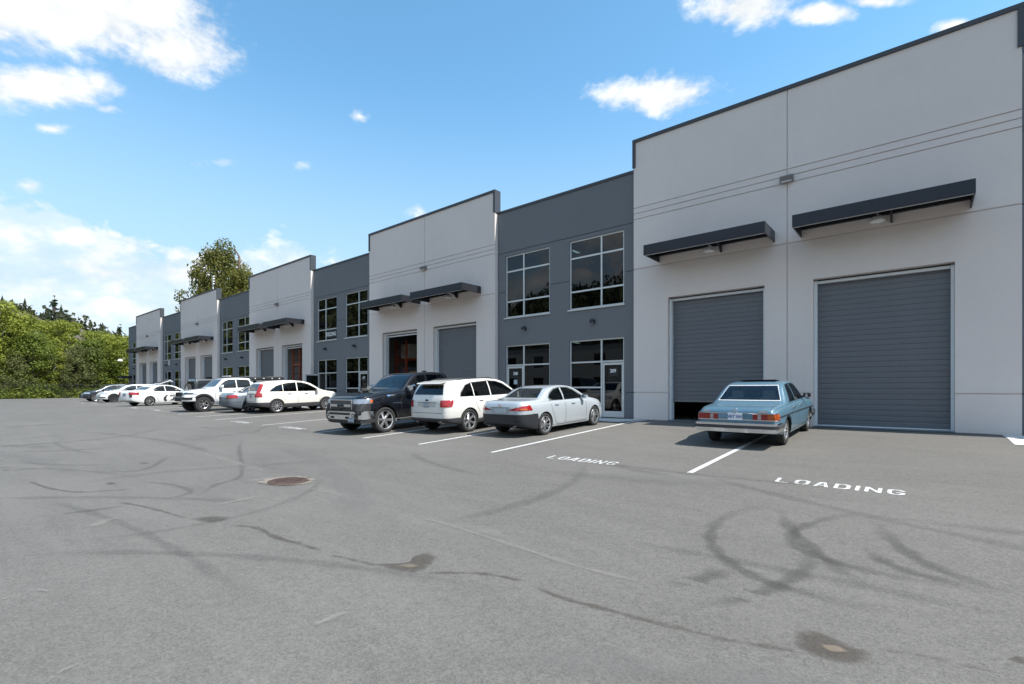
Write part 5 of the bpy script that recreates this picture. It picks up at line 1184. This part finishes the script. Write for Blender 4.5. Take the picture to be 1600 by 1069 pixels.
def tesla_bits(c):
    s = c; kx, kz = c.L/4.52, c.sp['H']/1.68
    # tailgate swung up
    P = [(.40, 1.60), (.30, 1.66), (-.62, 2.02), (-.84, 1.86), (-.86, 1.80), (-.60, 1.94), (.30, 1.60)]
    lid = MB().prism([(x-s.x0, z) for x, z in P], 'y', -.62, .62); o = link('tailgate', lid.mesh('tailgate', s.paint), s.root)
    link('tailgate_glass', MB().add([(.20-s.x0, -.5, 1.715), (.20-s.x0, .5, 1.715), (-.55-s.x0, .5, 2.008), (-.55-s.x0, -.5, 2.008)], [(0, 1, 2, 3)]).mesh('tailgate_glass', M_GLASSF), o)
    for sy in (-1, 1):
        b = MB().tube([(.25-s.x0, sy*.56, 1.25), (-.28-s.x0, sy*.56, 1.82)], .018, 6); link('tailgate_strut', b.mesh('tailgate_strut', M_BLACK), o)
        s.slice('bumper_intake', [(-1, 0, 0, -c.L+.30), (0, 0, 1, .50), (0, 0, -1, -.42), (0, -sy, 0, -.55)], M_BLACK, .010)
    s.strip('roof_glass', [(2.2, 0), (3.0, 0)], 'top', 1, .9, M_GLASSF, .004)
simple_suv('white_hatchback', 'white electric crossover with its tailgate raised, backed in beyond the white saloon', paint_mat('ev_white_paint', (.76, .77, .78), .0, .28), CV, 4.75, 1.90, 1.62, .98, 2.89, 'aero', .36, (-56.0, 13.3, -85), tesla_bits, False)
def dark_bits(c):
    grille(c, c.L-.05, .32, .52, .80, 5, M_CHROME, M_BLACK)
    c.slice('lower_grille', [(-1, 0, 0, -c.L+.35), (0, 0, 1, .55), (0, 0, -1, -.38)], M_BLACK, .010); c.plate(c.L+.012, .50, False, None, .3, .14, M_PLATED, y=.45)
simple_suv('black_crossover', 'blue-black crossover at the far end of the row, nose out towards the trees', paint_mat('night_blue_paint', (.010, .016, .028), .3, .28), CV, 4.69, 1.90, 1.67, .98, 2.82, 'double', .37, (-61.0, 12.9, -88), dark_bits)
JP = dict(cat='SUV', L=4.1, W=1.85, H=1.86, ro=.75, wb=2.6, R=.40, tw=.25, rim='five', paint=paint_mat('dull_black_paint', (.014, .017, .019), .0, .45), detail=1, tum=.12, inset=-.02,
    top=[(0, 1.2), (.03, 1.74), (.10, 1.82), (.6, 1.86), (2.0, 1.85), (2.25, 1.79), (2.55, 1.24), (2.65, 1.21), (3.7, 1.14), (3.98, 1.08), (4.1, .85)], sh=[(0, 1.14), (2.5, 1.14), (2.8, 1.12), (3.9, 1.02), (4.1, .83)], bot=[(0, .6), (.7, .5), (3.4, .5), (4.1, .6)],
    wid=[(0, .95), (.1, .98), (2.5, 1), (3.3, .93), (3.9, .86), (4.1, .8)], side=[[(.2, 1.22), (.22, 1.7), (.95, 1.72), (.95, 1.22)], [(1.05, 1.22), (1.05, 1.72), (1.9, 1.72), (2.2, 1.62), (2.36, 1.28), (2.36, 1.22)]], front=[(.72, 1.3), (.68, 1.74)], rear=[(.62, 1.26), (.6, 1.66)])
def build_boxy():
    c = Car('boxy_off_roader', 'black boxy off-roader with spare wheel on its back, behind the white pickup', JP)
    tm, rm, d, bk = wheel_meshes(.40, .25, 'five'); w = empty('spare_wheel'); w.parent = c.root; w.location = (-c.x0-.14, 0, 1.12); w.rotation_euler = (0, 0, R(90))
    for nm, me in (('tyre', tm), ('rim', rm), ('rim_back', bk)): link(nm, me, w)
    c.box('wheel_carrier', -.06, .01, -.12, .12, 1.0, 1.24, M_BLACK)
    for sy in (-1, 1): c.box('tail_light', -.02, .05, sy*.80-.06, sy*.80+.06, .95, 1.15, M_RED, .01); c.slice('headlight', [(-1, 0, 0, -4.0), (0, 0, 1, 1.0), (0, 0, -1, -.85), (0, -sy, 0, -.40), (0, sy, 0, .62)], M_LENS, .02)
    grille(c, 4.08, .36, .82, 1.02, 7, M_TRIM, M_BLACK); c.mirrors(2.4, 1.3, M_TRIM); c.seams([[(1.0, 1.2), (1.0, .55)], [(2.42, 1.2), (2.42, .55)]], .014)
    c.place(-37.2, 11.9, 90)
build_boxy()
# ------------------------------------------------------------ things inside the open doors
def pallet_rack(x, y, label, bays=1, col=(.42, .09, .03), deep=1.0, wide=2.6, hgt=4.0, stock=True):
    r = empty('pallet_rack', (x, y, 0.004)); tag(r, label, 'rack', 'pallet racks inside the building'); mo = mat('rack_orange', (.30, .06, .025), .5, var=.15)
    for i in range(bays+1):
        u = MB(); xx = i*wide
        for yy in (0, deep): u.box(xx-.045, xx+.045, yy-.045, yy+.045, 0, hgt)
        z = .2
        while z < hgt-.5: u.tube([(xx, .0, z), (xx, deep, z+.5)], .018, 4); u.tube([(xx, 0, z+.5), (xx, deep, z+.5)], .018, 4); z += .5
        link('upright', u.mesh('upright', mo), r)
    mb_ = mat('rack_beam', (.30, .08, .03), .5)
    for i in range(bays):
        for z in (1.5, 2.9):
            for yy in (-.02, deep+.02): link('beam', MB().box(i*wide+.05, (i+1)*wide-.05, yy-.03, yy+.03, z-.06, z+.06).mesh('beam', mb_), r)
    return r
pr = pallet_rack(-23.35, 18.1, 'orange pallet rack standing inside the fully open second bay', 2); pr.rotation_euler = (0, 0, R(90))
pallet_rack(-35.35, 17.15, 'orange pallet rack showing its braced end in the open third bay', 1, wide=1.0, deep=1.3, hgt=4.2)
crate_m = [mat('carton_%d' % i, c, .8, var=.15) for i, c in enumerate(((.30, .21, .12), (.42, .40, .36), (.10, .12, .16)))]
crate = MB().box(-.5, .5, -.42, .42, 0, .85); CM = [crate.mesh('carton', m) for m in crate_m]
words = ('brown carton', 'white carton', 'navy carton')
for i, (y, z) in enumerate(((18.8, .004), (19.95, .004), (18.85, 1.565), (20.0, 1.565), (18.9, 2.965), (20.05, 2.965))):
    o = link('carton', CM[i % 3], None, loc=(-23.85, y, z)); o.rotation_euler = (0, 0, R(90)); tag(o, words[i % 3]+' on the '+('floor level', 'middle shelf', 'top shelf')[i//2]+' of the rack in the fully open bay', 'carton', 'cartons on the racks')
def forklift():
    r = empty('forklift', (-22.3, 18.4, .004), R(100)); tag(r, 'yellow forklift just inside the fully open bay', 'forklift'); y = mat('forklift_yellow', (.62, .36, .02), .4)
    link('body', MB().prism([(-.9, .25), (.7, .25), (.7, .55), (.2, .6), (.1, .95), (-.5, 1.05), (-.95, .95)], 'y', -.5, .5).mesh('body', y), r)
    c = MB()
    for sx in (-.6, .55):
        for sy in (-.45, .45): c.tube([(sx, sy, .9), (sx*.75, sy, 2.05)], .03, 6)
    c.box(-.5, .45, -.5, .5, 2.05, 2.1); link('overhead_guard', c.mesh('overhead_guard', y), r)
    m = MB()
    for sy in (-.3, .3): m.box(.78, .9, sy-.05, sy+.05, .06, 2.1)
    for z in (.5, 1.2, 2.0): m.box(.79, .89, -.25, .25, z, z+.08)
    link('mast', m.mesh('mast', M_BLACK), r)
    for sy in (-.25, .25): link('fork', MB().box(.9, 1.9, sy-.06, sy+.06, .06, .10).mesh('fork', M_GREY), r)
    for sx in (-.65, .5):
        for sy in (-.45, .45): link('wheel', MB().lathe([(0, -.1), (.24, -.1), (.26, -.05), (.26, .05), (.24, .1), (0, .1)], 20, 'y', c=(sx, sy, .26)).mesh('wheel', M_TYRE), r)
    link('seat', MB().prism([(-.4, 1.05), (.05, 1.05), (.05, 1.15), (-.25, 1.2), (-.35, 1.6), (-.45, 1.6)], 'y', -.22, .22).mesh('seat', M_BLACK), r)
forklift()

# ------------------------------------------------------------ vegetation
def leaf_mat(name, c1, c2, scale=.8):
    m, nt, b, out = base_mat(name); L = nt.links.new
    geo = node(nt, 'ShaderNodeNewGeometry'); oi = node(nt, 'ShaderNodeObjectInfo')
    n = node(nt, 'ShaderNodeTexNoise'); n.inputs['Scale'].default_value = scale; n.inputs['Detail'].default_value = 3; L(geo.outputs['Position'], n.inputs['Vector'])
    wn = node(nt, 'ShaderNodeTexWhiteNoise', noise_dimensions='1D'); L(geo.outputs['Random Per Island'], wn.inputs['W'])
    a = node(nt, 'ShaderNodeMath', operation='MULTIPLY_ADD'); L(wn.outputs['Value'], a.inputs[0]); a.inputs[1].default_value = .5; L(n.outputs[0], a.inputs[2])
    a2 = node(nt, 'ShaderNodeMath', operation='MULTIPLY_ADD'); L(oi.outputs['Random'], a2.inputs[0]); a2.inputs[1].default_value = .5; L(a.outputs[0], a2.inputs[2])
    r = node(nt, 'ShaderNodeMapRange'); L(a2.outputs[0], r.inputs[0]); r.inputs[1].default_value = .5; r.inputs[2].default_value = 1.3
    mx = node(nt, 'ShaderNodeMixRGB'); L(r.outputs[0], mx.inputs[0]); mx.inputs[1].default_value = (*c1, 1); mx.inputs[2].default_value = (*c2, 1)
    L(mx.outputs[0], b.inputs['Base Color']); b.inputs['Roughness'].default_value = .55; b.inputs['Specular IOR Level'].default_value = .25
    t = node(nt, 'ShaderNodeBsdfTranslucent'); L(mx.outputs[0], t.inputs[0]); s = node(nt, 'ShaderNodeMixShader'); s.inputs[0].default_value = .45
    L(b.outputs[0], s.inputs[1]); L(t.outputs[0], s.inputs[2]); L(s.outputs[0], out.inputs[0]); return m
LEAF = {'bright': leaf_mat('bright_leaves', (.13, .165, .022), (.33, .36, .06)), 'mid': leaf_mat('mid_green_leaves', (.085, .13, .022), (.24, .28, .05)), 'dark': leaf_mat('dark_conifer_needles', (.018, .038, .018), (.05, .08, .03)),
        'olive': leaf_mat('olive_leaves', (.085, .095, .02), (.22, .215, .05)), 'dull': leaf_mat('dull_green_leaves', (.09, .11, .035), (.20, .215, .08))}
M_BARK = mat('bark', (.10, .08, .06), .9, var=.3, vscale=5, stretch=(1, 1, .2)); M_BARKP = mat('pale_bark', (.32, .30, .27), .9, var=.3, vscale=5)
def leaf_cloud(rng, centres, radii, per, size, flat=.75):
    """leaf-sized folded quads strewn through clumps"""
    V, F = [], []
    for (c, rad, k) in zip(centres, radii, per):
        n = int(k); g = rng.normal(size=(n, 3)); g /= np.linalg.norm(g, axis=1)[:, None]; rr = rad*rng.uniform(.25, 1.0, n)**.6
        P = np.array(c)+g*rr[:, None]*np.array((1, 1, flat))
        a = rng.normal(size=(n, 3)); a /= np.linalg.norm(a, axis=1)[:, None]; nn = g*.6+np.array((0, 0, .5))+rng.normal(size=(n, 3))*.5
        b = np.cross(nn, a); b /= (np.linalg.norm(b, axis=1)[:, None]+1e-6); a = np.cross(b, nn); a /= (np.linalg.norm(a, axis=1)[:, None]+1e-6)
        s = size*rng.uniform(.6, 1.3, n)[:, None]
        q = np.stack([P-a*s, P+b*s*.55-a*s*.1, P+a*s, P-b*s*.55+a*s*.1], 1).reshape(-1, 3)
        o = sum(len(v) for v in V); V.append(q); F.append(np.arange(4*n).reshape(-1, 4)+o)
    return np.concatenate(V), np.concatenate(F)
def np_mesh(name, V, F, m):
    me = bpy.data.meshes.new(name); me.vertices.add(len(V)); me.vertices.foreach_set('co', V.ravel()); n = len(F); me.loops.add(4*n); me.loops.foreach_set('vertex_index', F.ravel().astype(np.int32)); me.polygons.add(n)
    me.polygons.foreach_set('loop_start', np.arange(0, 4*n, 4, dtype=np.int32)); me.update(calc_edges=True); me.materials.append(m); return me
def make_tree(seed, H, Rc, z0, leafm, leaf=.2, clumps=46, per=150, bark=M_BARK, spread=1.0, shape='round'):
    rng = np.random.default_rng(seed); cs, rs, ks = [], [], []; b = MB()
    lean = rng.normal(size=2)*.03*H; trunk = [(lean[0]*t*t, lean[1]*t*t, H*.92*t) for t in np.linspace(0, 1, 9)]
    b.tube(trunk, [max(.02, H*.017*(1-.9*t)) for t in np.linspace(0, 1, 9)], 7)
    for i in range(clumps):
        t = (i+.5)/clumps; zz = z0+(H-z0)*t**.9
        prof = {'round': math.sin(math.pi*min(1, .12+.83*t))**.7, 'cone': (1-t)*.95+.06, 'tall': math.sin(math.pi*min(1, .2+.75*t))**.5*.8}[shape]
        a = i*2.399+rng.uniform(-.5, .5); rad = Rc*prof*rng.uniform(.45, 1.05)
        c = (lean[0]*t+rad*math.cos(a), lean[1]*t+rad*math.sin(a), zz+rng.uniform(-.04, .04)*H); cs.append(c)
        r = Rc*(.34 if shape != 'cone' else .30)*rng.uniform(.6, 1.15)*(1 if shape != 'cone' else .35+.65*(1-t)); rs.append(r); ks.append(per*(r/(Rc*.34))**1.6)
        k = max(1, min(7, int(8*max(.1, (zz-rad*.7)/H)))); p0 = Vector(trunk[k]); p1 = Vector(c)
        if i % 2 == 0: b.tube([p0, p0.lerp(p1, .5)+Vector((0, 0, -.03*H)), p1], [H*.006, H*.004, H*.0015], 5)
    V, F = leaf_cloud(rng, cs, rs, ks, leaf, .8 if shape != 'cone' else .5)
    return b.mesh('trunk', bark, True, 60), np_mesh('crown', V, F, leafm)
TREES = {}
def tree(kind, x, y, H, label, rz=None, name='tree', sq=1.0, group='trees beyond the fence'):
    tm, cm, H0 = TREES[kind]; r = empty(name, (x, y, terr_z(x, y)-.05), random.uniform(0, 6.28) if rz is None else rz); s = H/H0
    for nm, me in (('trunk', tm), ('crown', cm)): o = link(nm, me, r); o.scale = (s*sq, s*sq, s)
    tag(r, label, 'tree', group); return r
for kind, a in dict(alder=(1, 11, 3.4, 1.0, LEAF['bright'], .17, 56, 170, M_BARKP), maple=(2, 10, 3.8, .9, LEAF['mid'], .17, 60, 170), willow=(3, 8, 3.0, .5, LEAF['dull'], .13, 60, 190), ash=(4, 12, 3.2, 1.6, LEAF['bright'], .17, 54, 160, M_BARKP),
                    spruce=(5, 15, 2.4, 2.0, LEAF['dark'], .16, 80, 110), thicket=(6, 6, 2.8, .3, LEAF['mid'], .15, 50, 190)).items():
    sd, H, Rc, z0, lm, lf, cl, per = a[:8]; tm, cm = make_tree(sd, H, Rc, z0, lm, lf, cl, per, a[8] if len(a) > 8 else M_BARK, shape='cone' if kind == 'spruce' else 'round'); TREES[kind] = (tm, cm, H)
def at_px(px, X):       # a spot at depth X (metres along the wall) on the sight line of photo column px
    d = pix_dir(px, 609); t = X/d.x; return X, d.y*t
spots = [(-8, -93, 13.5, 'alder', 'tall bright green alder at the left edge of the wood'), (26, -96, 12.3, 'ash', 'bright leafy ash second from the left edge of the wood'), (18, -90.5, 6.6, 'willow', 'dull green willow leaning over the fence at far left'),
         (52, -91.5, 9.0, 'maple', 'mid green maple in the front of the wood left of the gap'), (66, -104, 12.6, 'alder', 'yellow-green alder behind the front row of the wood'), (86, -108, 17.2, 'spruce', 'pointed dark conifer rising highest over the wood'),
         (84, -92, 7.5, 'ash', 'slender ash with a pale trunk in the gap of the wood'), (110, -97, 12.6, 'ash', 'tall loose ash right of the pointed conifer'), (118, -91, 8.2, 'willow', 'broad dull willow behind the parked black crossover'),
         (146, -92, 9.2, 'maple', 'rounded maple above the parked black crossover'), (150, -101, 11.8, 'alder', 'bright alder behind the rounded maple'), (182, -103, 13.6, 'spruce', 'small dark conifer topping the wood near the building'),
         (176, -94, 10.6, 'alder', 'bright alder nearest the building corner'), (196, -93, 9.6, 'maple', 'mid green maple partly hidden by the building corner'), (134, -95, 7.0, 'thicket', 'low dense thicket tree under the bright alders'), (40, -101, 9.0, 'thicket', 'low dense thicket tree behind the front maples'),
         (-50, -94, 11.5, 'maple', 'mid green maple just outside the left edge'), (-110, -92, 11, 'alder', 'bright alder well outside the left edge')]
for px, X, H, kind, lab in spots:
    x, y = at_px(px, X); tree(kind, x, y, H*(.93 if px < 100 else .87), lab, sq=1.0)
# the big cottonwood behind the building, with its smaller neighbour and a dead snag
tm, cm = make_tree(21, 22, 6.2, 7.5, LEAF['olive'], .25, 72, 260, M_BARK); TREES['cottonwood'] = (tm, cm, 22)
def behind(px, Y): d = pix_dir(px, 609); t = Y/d.y; return d.x*t, Y, t
x, y, t = behind(337, 47.5); tree('cottonwood', x, y, 1.08+(609-386)/765*t-.9, 'big olive cottonwood rising behind the building roof', .6, 'cottonwood', .74, 'trees behind the building')
x, y, t = behind(383, 50); tree('cottonwood', x, y, 1.08+(609-421)/765*t-.8, 'smaller cottonwood right of the big one behind the roof', 2.2, 'cottonwood', .62, 'trees behind the building')
x, y, t = behind(374, 49); zt = 1.08+(609-394)/765*t
sn = MB(); sn.tube([(0, 0, 0), (.2, 0, zt*.55), (-.1, 0, zt*.9), (.05, 0, zt*.965), (-.7, -.9, zt*1.03)], [.5, .38, .28, .24, .12], 8); sn.tube([(0, 0, zt*.90), (.9, .9, zt*.93)], [.08, .03], 5); sn.tube([(.1, 0, zt*.8), (-.9, -.8, zt*.86)], [.1, .03], 5)
so = sn.build('dead_snag', mat('weathered_wood', (.19, .13, .11), .9, var=.3), world=False, smooth=True); so.location = (x, y, terr_z(x, y)); tag(so, 'bare reddish dead trunk sticking up beside the cottonwoods', 'dead tree')
x, y, t = behind(333, 30); zt = 1.08+(609-432)/765*t; zb = 8.7
vs = MB(); vs.tube([(0, 0, 0), (0, 0, zt-zb)], .07, 8)
for k in range(4): vs.prism([(-.25, zt-zb-.15-k*.42), (.35, zt-zb-.05-k*.42), (.35, zt-zb+.08-k*.42), (-.25, zt-zb-.0-k*.42)], 'y', -.12, .12)
vo = vs.build('roof_vent_stack', M_WHITE, world=False); vo.location = (x, y, zb); tag(vo, 'white louvred vent stack standing on the roof before the cottonwood', 'vent')
# shrubs at the foot of the wood
tm, cm = make_tree(31, 2.0, 1.7, .1, LEAF['mid'], .10, 40, 120); TREES['shrub'] = (tm, cm, 2.0)
rng = random.Random(5)
names = ['leftmost', 'second', 'third', 'fourth', 'fifth', 'sixth', 'seventh', 'eighth', 'ninth']
for i, px in enumerate((6, 28, 48, 64, 80, 96, 112, 128, 170)):
    x, y = at_px(px, -89.6-rng.uniform(0, .8)); tree('shrub', x, y, rng.uniform(1.5, 2.3), 'leafy green shrub behind the fence, %s from the left' % names[i], name='shrub', sq=1.15, group='shrubs behind the fence')
# chain-link fence at the end of the lot
fx = -88.6; fr = empty('chain_link_fence', (fx, -20, 0)); tag(fr, 'dark chain-link fence across the end of the parking lot', 'fence')
y0f, y1f = -20.0, 19.0; M_FENCE = mat('fence_black', (.015, .016, .016), .6)
post = MB().tube([(0, 0, -.4), (0, 0, 1.85)], .035, 8).mesh('post', M_FENCE)
k = 0
while y0f+k*3 <= y1f: o = link('post', post, fr); o.location = (0, k*3, 0); k += 1
for z in (.12, 1.82): link('rail', MB().tube([(0, 0, z), (0, y1f-y0f, z)], .022, 6).mesh('rail', M_FENCE), fr)
wm = MB(); t = 0
while t < y1f-y0f-1.7:
    wm.tube([(0, t, .12), (0, t+1.7, 1.82)], .006, 3, cap=False); wm.tube([(.012, t+1.7, .12), (.012, t, 1.82)], .006, 3, cap=False); t += .16
wo = link('wire_mesh', wm.mesh('wire_mesh', M_FENCE), fr); wo['kind'] = 'stuff'
# wooded hillside and its houses
def hillside():
    rng = np.random.default_rng(9); V, F = [], []; n = 0; cs = []
    for i in range(5200):
        a = R(rng.uniform(145, 330)); r = rng.uniform(170, 430); x, y = r*math.cos(a), r*math.sin(a)
        cs.append((x, y, terr_z(x, y), rng.uniform(5, 13)*(1.0 if rng.random() < .6 else .7), rng.random() < .32))
    con, dec = [], []
    for x, y, z, h, c in cs:
        if c:
            for k in range(5):
                t = k/5; w = h*.20*(1-t)+.2; zz = z+h*(.15+.8*t); a0 = rng.uniform(0, 3.14)
                for j in range(4):
                    a = a0+j*math.pi/2; dx, dy = math.cos(a)*w, math.sin(a)*w
                    con.append([(x, y, zz+h*.2), (x+dx*.7-dy*.5, y+dy*.7+dx*.5, zz-h*.02), (x+dx*1.2, y+dy*1.2, zz-h*.07), (x+dx*.7+dy*.5, y+dy*.7-dx*.5, zz-h*.02)])
        else:
            for k in range(26):
                g = rng.normal(size=3); g /= np.linalg.norm(g); p = np.array((x, y, z+h*.5))+g*np.array((h*.32, h*.32, h*.36)); u = rng.normal(size=3); u /= np.linalg.norm(u); v = np.cross(g, u); s = h*.12
                con.append([tuple(p-u*s), tuple(p+v*s*.8), tuple(p+u*s), tuple(p-v*s*.8)])
    V = np.array(con).reshape(-1, 3); F = np.arange(len(V)).reshape(-1, 4)
    o = link('hillside_woods', np_mesh('hillside_woods', V, F, leaf_mat('far_foliage', (.018, .03, .016), (.07, .075, .035), .05))); o['kind'] = 'stuff'; o['label'] = 'distant wooded hillside seen as one dark green mass'; o['category'] = 'woods'
hillside()
def house(x, y, w, d, h, rz, label, wallc, roofc):
    r = empty('hillside_house', (x, y, terr_z(x, y)-.5), rz); tag(r, label, 'house', 'houses on the hillside')
    link('wall', MB().box(-w/2, w/2, -d/2, d/2, 0, h).mesh('wall', wallc), r)
    link('roof', MB().prism([(-d/2-.6, h-.1), (d/2+.6, h-.1), (0, h+d*.33)], 'x', -w/2-.6, w/2+.6).mesh('roof', roofc), r)
    for k in range(3): link('window', MB().box(w/2-.02, w/2+.05, -d/2+d*(k+.3)/3.2, -d/2+d*(k+.8)/3.2, h*.45, h*.8).mesh('window', M_GLASSF), r)
hw_ = mat('house_white', (.6, .6, .58), .8); hg = mat('house_roof', (.16, .13, .12), .8); hb = mat('house_taupe', (.33, .29, .26), .8)
def hpx(px, X): x, y = at_px(px, X); return x, y
for px, X, w, d, h, wc, lab in ((132, -255, 10, 26, 6.5, hw_, 'long white house on the hillside left of the building'), (150, -262, 9, 12, 6, hw_, 'small white house beside the long one on the hill'), (8, -300, 10, 16, 7, hw_, 'white house high on the hill at the left edge'), (34, -310, 9, 14, 6, hb, 'taupe house below the hilltop at left'), (52, -300, 10, 13, 6.5, hw_, 'white house on the hill behind the tall conifer'), (118, -290, 9, 15, 6, hb, 'taupe house above the long white house')):
    x, y = hpx(px, X); house(x, y, w*.7, d*.6, h*.75+1, R(random.uniform(-15, 15)), lab, wc, hg)
# the building across the lane, which the window panes mirror
OP = empty('opposite_building', (-20, -34, 0)); tag(OP, 'cream two-storey building across the lane, mirrored in the window panes', 'building')
mo = wall_mat('cream_concrete', (.50, .47, .42)); z0 = gz(-20, -34)-.2
holes = [(x, x+2.2, z, z+1.9) for x in np.arange(-76, 40, 6.0) for z in (1.2, 4.9)]
w_ = wall_grid(-80, 45, z0, 8.2, holes, -34.3, -34.0); w_.build('wall', mo, OP)
MB().box(-80.1, 45.1, -34.45, -33.9, 8.2, 8.4).build('parapet_cap', M_CAP, OP); MB().box(-79.9, 44.9, -55, -34.31, 7.4, 7.6).build('roof', M_INTD, OP)
for h in holes: MB().box(h[0], h[1], -34.2, -34.17, h[2], h[3]).build('window', M_GLASSF, OP)
for x in (-80, 44.8): MB().box(x, x+.2, -55, -34.31, z0, 8.19).build('side_wall', mo, OP)
MB().box(-80, 45, -55.2, -55, z0, 8.19).build('back_wall', mo, OP)
